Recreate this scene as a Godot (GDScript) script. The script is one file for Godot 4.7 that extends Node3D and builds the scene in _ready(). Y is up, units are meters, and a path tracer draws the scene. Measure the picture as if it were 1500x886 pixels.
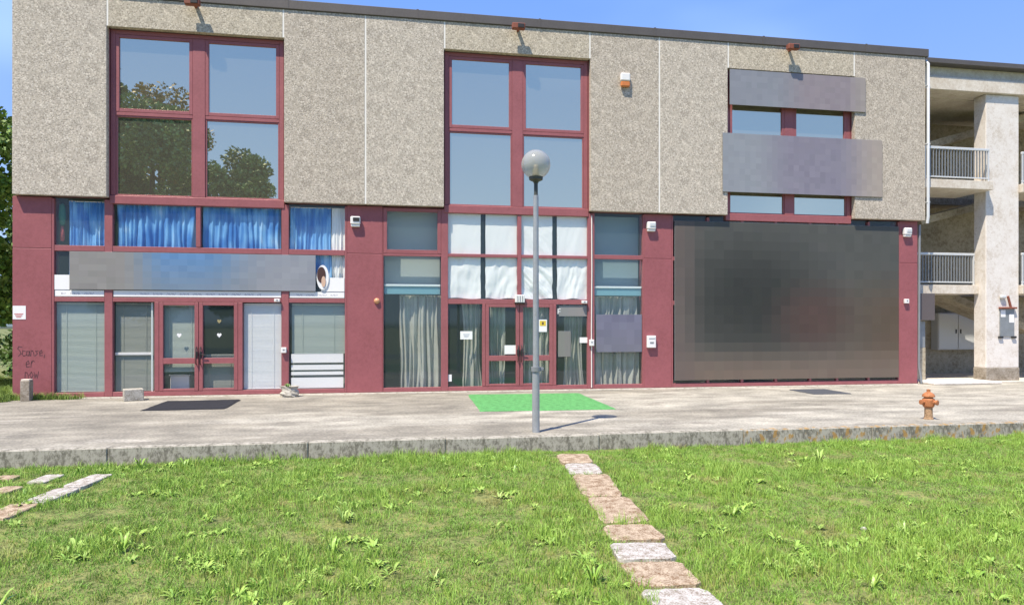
extends Node3D

var rng := RandomNumberGenerator.new()
var M := {}
var used := {}
var building: Node3D
var stair_block: Node3D

# ---------------------------------------------------------------- naming
func numbered(n: String) -> String:
	if not used.has(n):
		used[n] = 0
		return n
	used[n] += 1
	return "%s_%03d" % [n, used[n]]

func tag(o: Node, label: String, category: String, group := "", kind := "") -> void:
	o.set_meta("label", label)
	o.set_meta("category", category)
	if group != "": o.set_meta("group", group)
	if kind != "": o.set_meta("kind", kind)

func thing(called: String, label: String, category: String, at := Vector3.ZERO, group := "") -> Node3D:
	var o := Node3D.new()
	o.name = numbered(called)
	add_child(o)
	o.position = at
	tag(o, label, category, group)
	return o

func part(called: String, mesh: Mesh, mat: Material, parent: Node, at := Vector3.ZERO) -> MeshInstance3D:
	var o := MeshInstance3D.new()
	o.name = called if parent != self else numbered(called)
	o.mesh = mesh
	o.material_override = mat
	o.position = at
	parent.add_child(o, true)
	return o

func node_part(called: String, parent: Node, at := Vector3.ZERO) -> Node3D:
	var o := Node3D.new()
	o.name = called
	o.position = at
	parent.add_child(o, true)
	return o

# ---------------------------------------------------------------- shapes
func face(st: SurfaceTool, p: Array, c: Vector3) -> void:
	# one flat convex face, wound so that it looks away from c
	var n: Vector3 = (p[1] - p[0]).cross(p[2] - p[0])
	var mid := Vector3.ZERO
	for q in p: mid += q
	mid /= p.size()
	var a: Array = p.duplicate()
	if n.dot(mid - c) > 0.0: a.reverse()
	for i in range(1, a.size() - 1):
		for k in [0, i, i + 1]:
			st.set_smooth_group(-1)
			st.add_vertex(a[k])

func add_box(st: SurfaceTool, lo: Vector3, hi: Vector3, b := 0.0) -> void:
	var c := (lo + hi) / 2.0
	var h := (hi - lo) / 2.0
	if b <= 0.0:
		for ax in 3:
			for s in [-1.0, 1.0]:
				var u := (ax + 1) % 3
				var v := (ax + 2) % 3
				var pts := []
				for q in [[-1, -1], [1, -1], [1, 1], [-1, 1]]:
					var p := Vector3.ZERO
					p[ax] = s * h[ax]; p[u] = q[0] * h[u]; p[v] = q[1] * h[v]
					pts.append(c + p)
				face(st, pts, c)
		return
	b = min(b, min(h.x, min(h.y, h.z)) * 0.9)
	for ax in 3:
		var u := (ax + 1) % 3
		var v := (ax + 2) % 3
		for s in [-1.0, 1.0]:
			var pts := []
			for q in [[-1, -1], [1, -1], [1, 1], [-1, 1]]:
				var p := Vector3.ZERO
				p[ax] = s * h[ax]; p[u] = q[0] * (h[u] - b); p[v] = q[1] * (h[v] - b)
				pts.append(c + p)
			face(st, pts, c)
		for q in [[-1, -1], [1, -1], [1, 1], [-1, 1]]:
			var p1 := Vector3.ZERO; var p2 := Vector3.ZERO; var p3 := Vector3.ZERO; var p4 := Vector3.ZERO
			p1[u] = q[0] * h[u]; p1[v] = q[1] * (h[v] - b); p1[ax] = -(h[ax] - b)
			p2 = p1; p2[ax] = h[ax] - b
			p4[u] = q[0] * (h[u] - b); p4[v] = q[1] * h[v]; p4[ax] = -(h[ax] - b)
			p3 = p4; p3[ax] = h[ax] - b
			face(st, [c + p1, c + p2, c + p3, c + p4], c)
	for sx in [-1, 1]:
		for sy in [-1, 1]:
			for sz in [-1, 1]:
				face(st, [c + Vector3(sx * h.x, sy * (h.y - b), sz * (h.z - b)), c + Vector3(sx * (h.x - b), sy * h.y, sz * (h.z - b)), c + Vector3(sx * (h.x - b), sy * (h.y - b), sz * h.z)], c)

func new_st() -> SurfaceTool:
	var st := SurfaceTool.new()
	st.begin(Mesh.PRIMITIVE_TRIANGLES)
	return st

func done(st: SurfaceTool) -> ArrayMesh:
	st.generate_normals()
	return st.commit()

var box_cache := {}
func box_mesh(size: Vector3, b := 0.0) -> ArrayMesh:
	var key := "%.4f %.4f %.4f %.4f" % [size.x, size.y, size.z, b]
	if not box_cache.has(key):
		var st := new_st()
		add_box(st, -size / 2.0, size / 2.0, b)
		box_cache[key] = done(st)
	return box_cache[key]

# a box given by its limits, as one part
func bx(called: String, parent: Node, mat: Material, x0: float, x1: float, y0: float, y1: float, z0: float, z1: float, b := 0.0) -> MeshInstance3D:
	var off := Vector3.ZERO
	if parent != self and parent is Node3D: off = (parent as Node3D).position
	return part(called, box_mesh(Vector3(x1 - x0, y1 - y0, abs(z1 - z0)), b), mat, parent, Vector3((x0 + x1) / 2, (y0 + y1) / 2, (z0 + z1) / 2) - off)

func add_lathe(st: SurfaceTool, prof: Array, n: int, at := Vector3.ZERO, basis := Basis.IDENTITY) -> void:
	# prof: Vector2(r, y) from bottom to top
	for i in prof.size() - 1:
		for k in n:
			var a0 := TAU * k / n
			var a1 := TAU * (k + 1) / n
			var p := func(r: float, y: float, a: float) -> Vector3: return at + basis * Vector3(r * cos(a), y, r * sin(a))
			var A: Vector3 = p.call(prof[i].x, prof[i].y, a0)
			var B: Vector3 = p.call(prof[i].x, prof[i].y, a1)
			var C: Vector3 = p.call(prof[i + 1].x, prof[i + 1].y, a1)
			var D: Vector3 = p.call(prof[i + 1].x, prof[i + 1].y, a0)
			var sg := i + 1
			if prof[i].x > 0.0001:
				for q in [A, B, C]:
					st.set_smooth_group(sg); st.add_vertex(q)
			if prof[i + 1].x > 0.0001:
				for q in [A, C, D]:
					st.set_smooth_group(sg); st.add_vertex(q)

func add_smooth_lathe(st: SurfaceTool, prof: Array, n: int, at := Vector3.ZERO, basis := Basis.IDENTITY) -> void:
	for i in prof.size() - 1:
		for k in n:
			var a0 := TAU * k / n
			var a1 := TAU * (k + 1) / n
			var A := at + basis * Vector3(prof[i].x * cos(a0), prof[i].y, prof[i].x * sin(a0))
			var B := at + basis * Vector3(prof[i].x * cos(a1), prof[i].y, prof[i].x * sin(a1))
			var C := at + basis * Vector3(prof[i + 1].x * cos(a1), prof[i + 1].y, prof[i + 1].x * sin(a1))
			var D := at + basis * Vector3(prof[i + 1].x * cos(a0), prof[i + 1].y, prof[i + 1].x * sin(a0))
			st.set_smooth_group(0)
			if prof[i].x > 0.0001:
				st.add_vertex(A); st.add_vertex(B); st.add_vertex(C)
			if prof[i + 1].x > 0.0001:
				st.add_vertex(A); st.add_vertex(C); st.add_vertex(D)

func add_tube(st: SurfaceTool, pts: Array, radii: Array, n := 8) -> void:
	var rings := []
	for i in pts.size():
		var d: Vector3
		if i == 0: d = pts[1] - pts[0]
		elif i == pts.size() - 1: d = pts[i] - pts[i - 1]
		else: d = pts[i + 1] - pts[i - 1]
		d = d.normalized()
		var up := Vector3.UP if abs(d.y) < 0.9 else Vector3.RIGHT
		var u := d.cross(up).normalized()
		var v := d.cross(u).normalized()
		var ring := []
		for k in n:
			var a := TAU * k / n
			ring.append(pts[i] + (u * cos(a) + v * sin(a)) * radii[i])
		rings.append(ring)
	for i in rings.size() - 1:
		for k in n:
			var k2 := (k + 1) % n
			for q in [rings[i][k], rings[i + 1][k2], rings[i][k2], rings[i][k], rings[i + 1][k], rings[i + 1][k2]]:
				st.set_smooth_group(0)
				st.add_vertex(q)

# cloth: grid over u (0..1 across) and v (0..1 from the top down)
func cloth_mesh(nx: int, ny: int, f: Callable, col = null) -> ArrayMesh:
	var st := new_st()
	for j in ny + 1:
		for i in nx + 1:
			var u := float(i) / nx
			var v := float(j) / ny
			if col != null: st.set_color(col.call(u, v))
			st.set_uv(Vector2(u, v))
			st.set_smooth_group(0)
			st.add_vertex(f.call(u, v))
	for j in ny:
		for i in nx:
			var a := j * (nx + 1) + i
			var b := a + 1
			var c := a + nx + 1
			var d := c + 1
			for k in [a, b, d, a, d, c]: st.add_index(k)
	st.generate_normals()
	return st.commit()

# ---------------------------------------------------------------- textures and materials
func lin(r: float, g: float, b: float) -> Color:
	return Color(r, g, b).linear_to_srgb()

func mat(c: Color, rough := 0.8, metal := 0.0) -> StandardMaterial3D:
	var m := StandardMaterial3D.new()
	m.albedo_color = c
	m.roughness = rough
	m.metallic = metal
	m.cull_mode = BaseMaterial3D.CULL_DISABLED
	return m

func noise(seed_: int, freq: float, type := FastNoiseLite.TYPE_SIMPLEX_SMOOTH, oct := 3) -> FastNoiseLite:
	var n := FastNoiseLite.new()
	n.seed = seed_
	n.frequency = freq
	n.noise_type = type
	n.fractal_octaves = oct
	if oct <= 1: n.fractal_type = FastNoiseLite.FRACTAL_NONE
	return n

func seamless(n: FastNoiseLite, w: int, h: int) -> Image:
	return n.get_seamless_image(w, h, false, false, 0.12, true)

func tex_from(w: int, h: int, f: Callable) -> ImageTexture:
	var im := Image.create(w, h, false, Image.FORMAT_RGB8)
	for y in h:
		for x in w:
			im.set_pixel(x, y, f.call(x, y))
	im.generate_mipmaps()
	return ImageTexture.create_from_image(im)

func triplanar(m: StandardMaterial3D, t: Texture2D, metres: float) -> StandardMaterial3D:
	m.albedo_texture = t
	m.uv1_triplanar = true
	m.uv1_world_triplanar = true
	m.uv1_triplanar_sharpness = 8.0
	m.uv1_scale = Vector3.ONE / metres
	return m

func speckle(base: Color, dark: Color, light: Color, size: int, f1: float, f2: float, f3: float, seed_: int, contrast := 1.0) -> ImageTexture:
	var a := seamless(noise(seed_, f1), size, size)
	var b := seamless(noise(seed_ + 1, f2), size, size)
	var c := seamless(noise(seed_ + 2, f3, FastNoiseLite.TYPE_VALUE, 1), size, size)
	return tex_from(size, size, func(x: int, y: int) -> Color:
		var v := (a.get_pixel(x, y).r - 0.5) * 0.7 + (b.get_pixel(x, y).r - 0.5) * 0.7 + (c.get_pixel(x, y).r - 0.5) * 0.6
		v = clamp(v * contrast * 1.6, -1.0, 1.0)
		return base.lerp(light, v) if v > 0 else base.lerp(dark, -v))

func make_materials() -> void:
	# exposed aggregate panels: pebbles of several tones in mortar
	var size := 512
	var nc := 60
	var sr := RandomNumberGenerator.new()
	sr.seed = 11
	var seeds := []
	var tone_of := []
	for k in nc * nc:
		seeds.append(Vector2(sr.randf(), sr.randf()))
		tone_of.append(sr.randi() % 8)
	var tones := [lin(0.52, 0.46, 0.375), lin(0.475, 0.42, 0.34), lin(0.60, 0.54, 0.45), lin(0.31, 0.272, 0.22), lin(0.44, 0.39, 0.32), lin(0.54, 0.48, 0.39), lin(0.70, 0.64, 0.54), lin(0.36, 0.315, 0.25)]
	var wi := seamless(noise(14, 0.012), size, size)
	var di := Image.create(size, size, false, Image.FORMAT_RGB8)
	var ai := Image.create(size, size, false, Image.FORMAT_RGB8)
	var mortar := lin(0.475, 0.425, 0.35)
	var cs := float(size) / nc
	for y in size:
		var gy := int(y / cs)
		for x in size:
			var gx := int(x / cs)
			var best := 99.0
			var who := 0
			for dy in [-1, 0, 1]:
				for dx in [-1, 0, 1]:
					var id: int = posmod(gy + dy, nc) * nc + posmod(gx + dx, nc)
					var sd: Vector2 = seeds[id]
					var ex: float = (gx + dx + sd.x) - x / cs
					var ey: float = (gy + dy + sd.y) - y / cs
					var e: float = ex * ex + ey * ey
					if e < best:
						best = e
						who = id
			best = sqrt(best)
			var t: Color = tones[tone_of[who]].lerp(mortar, 0.2 + 0.8 * smoothstep(0.45, 0.75, best))
			var w: float = 1.0 + (wi.get_pixel(x, y).r - 0.5) * 0.14
			ai.set_pixel(x, y, Color(t.r * w, t.g * w, t.b * w))
			var d := clampf(1.0 - best, 0, 1)
			di.set_pixel(x, y, Color(d, d, d))
	ai.generate_mipmaps()
	var agg := ImageTexture.create_from_image(ai)
	M.aggregate = triplanar(mat(Color(1, 1, 1), 0.95), agg, 1.75)
	var hm := di.duplicate()
	hm.bump_map_to_normal_map(2.0)
	M.aggregate.normal_enabled = true
	M.aggregate.normal_texture = ImageTexture.create_from_image(hm)
	M.aggregate.normal_scale = 0.6
	M.aggregate_b = M.aggregate.duplicate()
	M.aggregate_b.albedo_color = Color(0.975, 0.97, 0.965)
	M.aggregate_b.uv1_offset = Vector3(0.37, 0.21, 0.0)
	M.aggregate_c = M.aggregate.duplicate()
	M.aggregate_c.albedo_color = Color(0.99, 0.985, 0.96)
	M.aggregate_c.uv1_offset = Vector3(0.11, 0.63, 0.0)
	# painted and anodised red frames
	var red_t := speckle(Color(0.95, 0.95, 0.95), Color(0.89, 0.88, 0.87), Color(1, 1, 1), 512, 0.007, 0.05, 0.3, 21)
	M.red = triplanar(mat(lin(0.345, 0.112, 0.118), 0.5), red_t, 2.3)
	M.red_panel = triplanar(mat(lin(0.335, 0.102, 0.110), 0.55), red_t, 3.7)
	M.sealant = mat(lin(0.78, 0.76, 0.70), 0.8)
	M.coping = triplanar(mat(lin(0.13, 0.115, 0.10), 0.5, 0.2), red_t, 1.9)
	M.concrete = triplanar(mat(lin(0.74, 0.69, 0.61), 0.9), speckle(Color(0.93, 0.92, 0.90), Color(0.86, 0.83, 0.79), Color(1, 1, 1), 512, 0.008, 0.04, 0.3, 31), 2.9)
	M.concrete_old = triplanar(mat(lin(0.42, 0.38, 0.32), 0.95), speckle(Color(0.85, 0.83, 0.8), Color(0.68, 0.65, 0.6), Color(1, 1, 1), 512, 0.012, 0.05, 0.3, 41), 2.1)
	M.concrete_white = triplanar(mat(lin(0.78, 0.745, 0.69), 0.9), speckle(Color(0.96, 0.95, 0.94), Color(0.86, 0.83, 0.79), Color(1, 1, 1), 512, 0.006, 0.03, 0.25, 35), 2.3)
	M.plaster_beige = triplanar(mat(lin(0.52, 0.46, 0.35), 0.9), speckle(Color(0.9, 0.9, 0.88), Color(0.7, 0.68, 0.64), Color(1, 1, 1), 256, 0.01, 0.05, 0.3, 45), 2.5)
	M.interior = mat(lin(0.30, 0.30, 0.28), 0.9)
	M.interior_floor = mat(lin(0.25, 0.24, 0.22), 0.6)
	M.threshold = triplanar(mat(lin(0.54, 0.51, 0.45), 0.9), speckle(Color(0.9, 0.9, 0.88), Color(0.6, 0.57, 0.52), Color(1, 1, 1), 512, 0.02, 0.08, 0.4, 51), 1.7)
	# glass
	var g := mat(Color(0.62, 0.74, 0.72, 0.07), 0.0)
	g.transparency = BaseMaterial3D.TRANSPARENCY_ALPHA
	M.glass = g
	var sg := mat(lin(0.73, 0.69, 0.52), 0.01, 0.91)
	M.solar_glass = sg
	var sgd := mat(Color(0.30, 0.40, 0.45, 0.55), 0.0)
	sgd.transparency = BaseMaterial3D.TRANSPARENCY_ALPHA
	M.tinted_glass = sgd
	M.black = mat(lin(0.02, 0.02, 0.02), 0.6)
	M.dark_gasket = mat(lin(0.03, 0.035, 0.035), 0.6)
	M.white_plastic = mat(lin(0.78, 0.77, 0.74), 0.4)
	M.paper = mat(lin(0.82, 0.82, 0.80), 0.9)
	M.orange_plastic = mat(lin(0.60, 0.20, 0.05), 0.35)
	M.rust = triplanar(mat(lin(0.26, 0.08, 0.045), 0.7), red_t, 0.7)
	M.grey_metal = triplanar(mat(lin(0.30, 0.32, 0.33), 0.45, 0.3), red_t, 0.9)
	M.galvanised = triplanar(mat(lin(0.42, 0.44, 0.45), 0.45, 0.35), red_t, 0.8)
	M.pale_metal = mat(lin(0.60, 0.62, 0.62), 0.4, 0.1)
	M.teal = mat(lin(0.16, 0.36, 0.41), 0.6)
	M.teal_pale = mat(lin(0.66, 0.76, 0.74), 0.5)
	M.blind = mat(lin(0.36, 0.43, 0.38), 0.6)
	M.blind_dark = mat(lin(0.24, 0.26, 0.22), 0.6)
	M.blind_white = mat(lin(0.72, 0.74, 0.73), 0.6)
	var bc := mat(Color(1, 1, 1), 0.95)
	bc.vertex_color_use_as_albedo = true
	bc.backlight = Color(0.25, 0.25, 0.25)
	M.cloth_coloured = bc
	M.sheet = mat(lin(0.84, 0.86, 0.83), 0.95)
	M.sheet.backlight = Color(0.2, 0.2, 0.2)
	M.drape = triplanar(mat(lin(0.40, 0.43, 0.38), 0.95), red_t, 0.8)
	# ground
	M.mat_black = triplanar(mat(lin(0.025, 0.026, 0.034), 1.0), speckle(Color(0.8, 0.8, 0.8), Color(0.4, 0.4, 0.4), Color(1, 1, 1), 256, 0.05, 0.2, 0.6, 61), 0.8)
	M.mat_green = triplanar(mat(lin(0.14, 0.46, 0.14), 1.0), speckle(Color(0.85, 0.85, 0.85), Color(0.6, 0.62, 0.6), Color(1, 1, 1), 256, 0.03, 0.12, 0.6, 64), 1.1)
	M.slab_pale = triplanar(mat(lin(0.60, 0.57, 0.52), 0.95), speckle(Color(0.85, 0.84, 0.83), Color(0.58, 0.52, 0.45), Color(1, 1, 1), 512, 0.02, 0.10, 0.5, 71, 1.4), 1.2)
	M.slab_brown = triplanar(mat(lin(0.56, 0.46, 0.34), 0.95), speckle(Color(0.82, 0.80, 0.78), Color(0.58, 0.48, 0.37), Color(1, 0.98, 0.95), 512, 0.02, 0.10, 0.5, 75, 1.5), 1.3)
	M.soil = triplanar(mat(lin(0.27, 0.30, 0.11), 1.0), speckle(Color(0.8, 0.8, 0.75), Color(0.45, 0.5, 0.3), Color(1, 0.95, 0.85), 512, 0.012, 0.06, 0.4, 81, 1.3), 2.7)
	M.road = triplanar(mat(lin(0.07, 0.07, 0.07), 0.95), speckle(Color(0.85, 0.85, 0.85), Color(0.6, 0.6, 0.6), Color(1, 1, 1), 256, 0.02, 0.1, 0.5, 85), 2.0)
	M.kerb = kerb_material(91, false)
	M.kerb_lichen = kerb_material(95, true)
	M.pavement = pavement_material()
	# plants
	var gm := mat(Color(1, 1, 1), 0.6)
	gm.vertex_color_use_as_albedo = true
	gm.backlight = Color(0.55, 0.55, 0.45)
	M.leaf = gm
	M.bark = triplanar(mat(lin(0.12, 0.09, 0.065), 0.95), speckle(Color(0.8, 0.8, 0.8), Color(0.45, 0.45, 0.45), Color(1, 1, 1), 256, 0.03, 0.1, 0.4, 101), 0.9)

func kerb_material(s: int, lichen: bool) -> StandardMaterial3D:
	var size := 512
	var a := seamless(noise(s, 0.012, FastNoiseLite.TYPE_SIMPLEX_SMOOTH, 4), size, size)
	var b := seamless(noise(s + 1, 0.05, FastNoiseLite.TYPE_SIMPLEX_SMOOTH, 3), size, size)
	var c := seamless(noise(s + 2, 0.4, FastNoiseLite.TYPE_VALUE, 1), size, size)
	var l := seamless(noise(s + 3, 0.016, FastNoiseLite.TYPE_SIMPLEX_SMOOTH, 4), size, size)
	var t := tex_from(size, size, func(x: int, y: int) -> Color:
		var v: float = a.get_pixel(x, y).r * 0.45 + b.get_pixel(x, y).r * 0.35 + c.get_pixel(x, y).r * 0.2
		var col := lin(0.42, 0.392, 0.325).lerp(lin(0.16, 0.148, 0.115), smoothstep(0.36, 0.72, v))
		if lichen:
			var k: float = l.get_pixel(x, y).r * 0.8 + c.get_pixel(x, y).r * 0.2
			col = col.lerp(lin(0.42, 0.23, 0.06), smoothstep(0.62, 0.72, k) * 0.8)
		return col)
	var m := triplanar(mat(Color(1, 1, 1), 0.95), t, 2.2)
	m.uv1_scale = Vector3(0.8, 0.42, 0.5)
	return m

func pavement_material() -> StandardMaterial3D:
	# x runs over 44 m (from -16), y over 7.4 m (from the building to the kerb)
	var w := 2048
	var h := 512
	var big := noise(201, 1.0, FastNoiseLite.TYPE_SIMPLEX_SMOOTH, 4)
	var mid := noise(202, 1.0, FastNoiseLite.TYPE_SIMPLEX_SMOOTH, 3)
	var streak := noise(203, 1.0, FastNoiseLite.TYPE_SIMPLEX_SMOOTH, 3)
	var r := RandomNumberGenerator.new()
	r.seed = 205
	var t := tex_from(w, h, func(x: int, y: int) -> Color:
		var X := -16.0 + 44.0 * x / w
		var Z := 7.4 * y / h
		# older, browner surfacing at one end, paler newer patch at the other, with a ragged border
		var old := smoothstep(-0.25, 0.25, big.get_noise_2d(X * 0.12, Z * 0.35) * 1.2 - (X - 3.5) * 0.055)
		var col := lin(0.352, 0.330, 0.272).lerp(lin(0.256, 0.236, 0.190), old)
		var v := mid.get_noise_2d(X * 0.8, Z * 1.1) * 0.16 + streak.get_noise_2d(X * 0.5, Z * 1.5) * 0.12
		v += (r.randf() - 0.5) * 0.30
		# stains and pale scuffs
		var st := smoothstep(0.38, 0.55, mid.get_noise_2d(X * 0.8 + 40.0, Z * 1.4))
		var pale := smoothstep(0.36, 0.6, streak.get_noise_2d(X * 0.45 + 90.0, Z * 1.6))
		col = col.lerp(lin(0.19, 0.17, 0.14), st * 0.45)
		col = col.lerp(lin(0.44, 0.41, 0.355), pale * 0.35)
		return Color(clamp(col.r * (1 + v), 0, 1), clamp(col.g * (1 + v), 0, 1), clamp(col.b * (1 + v), 0, 1)))
	var m := mat(Color(1, 1, 1), 0.95)
	m.albedo_texture = t
	return m

# ---------------------------------------------------------------- plants
func add_leaf(st: SurfaceTool, p: Vector3, dir: Vector3, side: Vector3, l: float, w: float, c: Color) -> void:
	var tip := p + dir * l
	var m := p + dir * l * 0.45
	for q in [p, m + side * w, tip, p, tip, m - side * w]:
		st.set_color(c)
		st.set_smooth_group(-1)
		st.add_vertex(q)

func make_tree(called: String, label: String, at: Vector3, height: float, crown_base: float, radius: float, leaves: int, leaf_size: float, tint: Color, seed_: int, group := "") -> Node3D:
	var r := RandomNumberGenerator.new()
	r.seed = seed_
	var t := thing(called, label, "tree", at, group)
	var st := new_st()
	var tr := height * 0.018 + 0.05
	add_tube(st, [Vector3(0, -0.2, 0), Vector3(0.05, height * 0.2, 0.03), Vector3(-0.05, height * 0.5, 0.05), Vector3(0.03, height * 0.9, 0)], [tr * 1.25, tr, tr * 0.7, tr * 0.15], 9)
	var clumps := []
	for i in 46:
		var y := r.randf()
		var k: float = pow(sin(PI * clamp(y * 0.86 + 0.10, 0, 1)), 0.6)
		var a := r.randf() * TAU
		var rr: float = radius * k * sqrt(r.randf_range(0.15, 1.0)) * r.randf_range(0.72, 1.08)
		var c := Vector3(cos(a) * rr, crown_base + (height - crown_base) * (y * 0.93), sin(a) * rr)
		clumps.append([c, radius * r.randf_range(0.20, 0.38), r.randf_range(0.75, 1.2)])
		if i % 3 == 0:
			var b0 := Vector3(0, max(c.y - rr * 0.8, height * 0.12), 0)
			add_tube(st, [b0, (b0 + c) / 2 + Vector3(0, -0.1, 0), c], [tr * 0.4, tr * 0.25, tr * 0.06], 5)
	part("trunk", done(st), M.bark, t)
	var ls := new_st()
	for i in leaves:
		var c: Array = clumps[r.randi() % clumps.size()]
		var d := Vector3(r.randfn(), r.randfn(), r.randfn()).normalized()
		var p: Vector3 = c[0] + d * c[1] * pow(r.randf(), 0.45) * Vector3(1, 0.8, 1)
		var dir := (d + Vector3(r.randfn(), r.randfn() - 0.4, r.randfn()) * 0.7).normalized()
		var side := dir.cross(Vector3(r.randfn(), r.randfn(), r.randfn())).normalized()
		var s := leaf_size * r.randf_range(0.6, 1.3)
		var v: float = c[2] * r.randf_range(0.7, 1.3)
		add_leaf(ls, p, dir, side, s, s * 0.36, Color(tint.r * v * r.randf_range(0.85, 1.2), tint.g * v, tint.b * v))
	part("crown", done(ls), M.leaf, t)
	return t

func grass_tuft(seed_: int, blades: int, hmin: float, hmax: float, rad: float, wid: float) -> ArrayMesh:
	var r := RandomNumberGenerator.new()
	r.seed = seed_
	var st := new_st()
	for i in blades:
		var a := r.randf() * TAU
		var p := Vector3(cos(a), 0, sin(a)) * rad * sqrt(r.randf())
		var h := r.randf_range(hmin, hmax)
		var lean := Vector3(r.randfn(), 0, r.randfn()) * h * 0.42
		var fa := r.randf() * TAU
		var w := Vector3(cos(fa), 0, sin(fa)) * wid * r.randf_range(0.7, 1.3)
		var m := p + Vector3(0, h * 0.6, 0) + lean * 0.4
		var tip := p + Vector3(0, h * r.randf_range(0.8, 1.0), 0) + lean
		var v := r.randf_range(0.72, 1.25)
		var yel := r.randf_range(0.9, 1.2)
		var c := Color(v * yel, v, v * 0.9)
		for q in [p - w, p + w, m + w * 0.8, p - w, m + w * 0.8, m - w * 0.8, m - w * 0.8, m + w * 0.8, tip]:
			st.set_color(c)
			st.set_smooth_group(-1)
			st.add_vertex(q)
	return done(st)

func weed_mesh(seed_: int, leaves: int, lmin: float, lmax: float, wid: float, upright: float) -> ArrayMesh:
	var r := RandomNumberGenerator.new()
	r.seed = seed_
	var st := new_st()
	for i in leaves:
		var a := r.randf() * TAU
		var out := Vector3(cos(a), 0, sin(a))
		var side := Vector3(-sin(a), 0, cos(a))
		var l := r.randf_range(lmin, lmax)
		var up := upright * r.randf_range(0.5, 1.2)
		var v := r.randf_range(0.8, 1.3)
		var c := Color(v * r.randf_range(0.9, 1.25), v, v)
		var prev_p := out * 0.008
		var prev_w := wid * 0.25
		var n := 4
		for k in range(1, n + 1):
			var s := float(k) / n
			var p := out * (0.008 + l * (s * (1.0 - up * 0.35) )) + Vector3(0, l * (up * s * (1.25 - 0.75 * s * s)), 0) + side * 0.01 * sin(s * 3.0 + i)
			var w: float = wid * sin(PI * clamp(s * 0.86 + 0.08, 0, 1)) * r.randf_range(0.9, 1.1)
			if k == n: w = 0.0008
			for q in [prev_p - side * prev_w, prev_p + side * prev_w, p + side * w, prev_p - side * prev_w, p + side * w, p - side * w]:
				st.set_color(c)
				st.set_smooth_group(0)
				st.add_vertex(q)
			prev_p = p
			prev_w = w
	return done(st)

# ---------------------------------------------------------------- scene
const G0 := -0.22          # lawn level; the pavement is at 0
const KZ := 6.75           # front edge of the kerb

func _ready() -> void:
	rng.seed = 7
	setup_view()
	make_materials()
	print("materials")
	build_ground()
	build_building()
	print("building")
	build_openings()
	build_stair_block()
	build_furnishings()
	build_fittings()
	build_street()
	print("street")
	build_trees()
	build_grass()
	print("done")

func setup_view() -> void:
	var cam := Camera3D.new()
	cam.name = "camera"
	add_child(cam)
	cam.projection = Camera3D.PROJECTION_FRUSTUM
	cam.near = 0.1
	cam.far = 600.0
	cam.size = 2.0 * 0.443 * 0.1
	cam.frustum_offset = Vector2(0, 0.032 * 0.1)
	cam.position = Vector3(0, 1.65, 16.55)
	cam.rotation_degrees = Vector3(0, -9.7, 0)
	cam.current = true
	var we := WorldEnvironment.new()
	we.name = "environment"
	var env := Environment.new()
	env.background_mode = Environment.BG_SKY
	var sky := Sky.new()
	var sm := ProceduralSkyMaterial.new()
	sm.sky_top_color = Color(0.33, 0.52, 0.85)
	sm.sky_horizon_color = Color(0.66, 0.77, 0.90)
	sm.sky_curve = 0.22
	sm.ground_bottom_color = Color(0.30, 0.32, 0.22)
	sm.ground_horizon_color = Color(0.55, 0.62, 0.66)
	sm.sky_energy_multiplier = 1.0
	sm.sun_angle_max = 4.0
	# thin wisps of high cloud
	var n := noise(401, 0.006, FastNoiseLite.TYPE_SIMPLEX_SMOOTH, 5)
	var im := Image.create(1024, 512, false, Image.FORMAT_RGBA8)
	for y in 512:
		for x in 1024:
			var th := TAU * x / 1024.0
			var v := n.get_noise_3d(cos(th) * 90.0, y * 1.6, sin(th) * 90.0)
			var a: float = clamp(smoothstep(0.02, 0.55, v), 0, 1) * 0.40
			im.set_pixel(x, y, Color(1, 1, 1, a))
	sm.sky_cover = ImageTexture.create_from_image(im)
	sm.sky_cover_modulate = Color(0.75, 0.8, 0.85, 1)
	sky.sky_material = sm
	env.sky = sky
	env.tonemap_mode = Environment.TONE_MAPPER_LINEAR
	env.tonemap_exposure = 1.45
	env.sdfgi_enabled = true
	env.ssao_enabled = true
	env.ssil_enabled = true
	we.environment = env
	add_child(we)
	var sun := DirectionalLight3D.new()
	sun.name = "sun"
	sun.light_energy = 1.6
	sun.light_color = Color(1.0, 0.955, 0.88)
	sun.light_angular_distance = 0.5
	sun.shadow_enabled = true
	sun.basis = Basis.looking_at(Vector3(1.0, -2.6, -0.98).normalized(), Vector3.UP)
	add_child(sun)

func structure(o: Node, label: String, category: String) -> void:
	tag(o, label, category, "", "structure")

func sheet(called: String, x0: float, x1: float, z0: float, z1: float, y: float, m: Material) -> MeshInstance3D:
	var st := new_st()
	var v := [Vector3(x0, y, z0), Vector3(x1, y, z0), Vector3(x1, y, z1), Vector3(x0, y, z1)]
	var uv := [Vector2(0, 0), Vector2(1, 0), Vector2(1, 1), Vector2(0, 1)]
	for k in [0, 1, 2, 0, 2, 3]:
		st.set_smooth_group(-1)
		st.set_uv(uv[k])
		st.add_vertex(v[k])
	return part(called, done(st), m, self)

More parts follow.
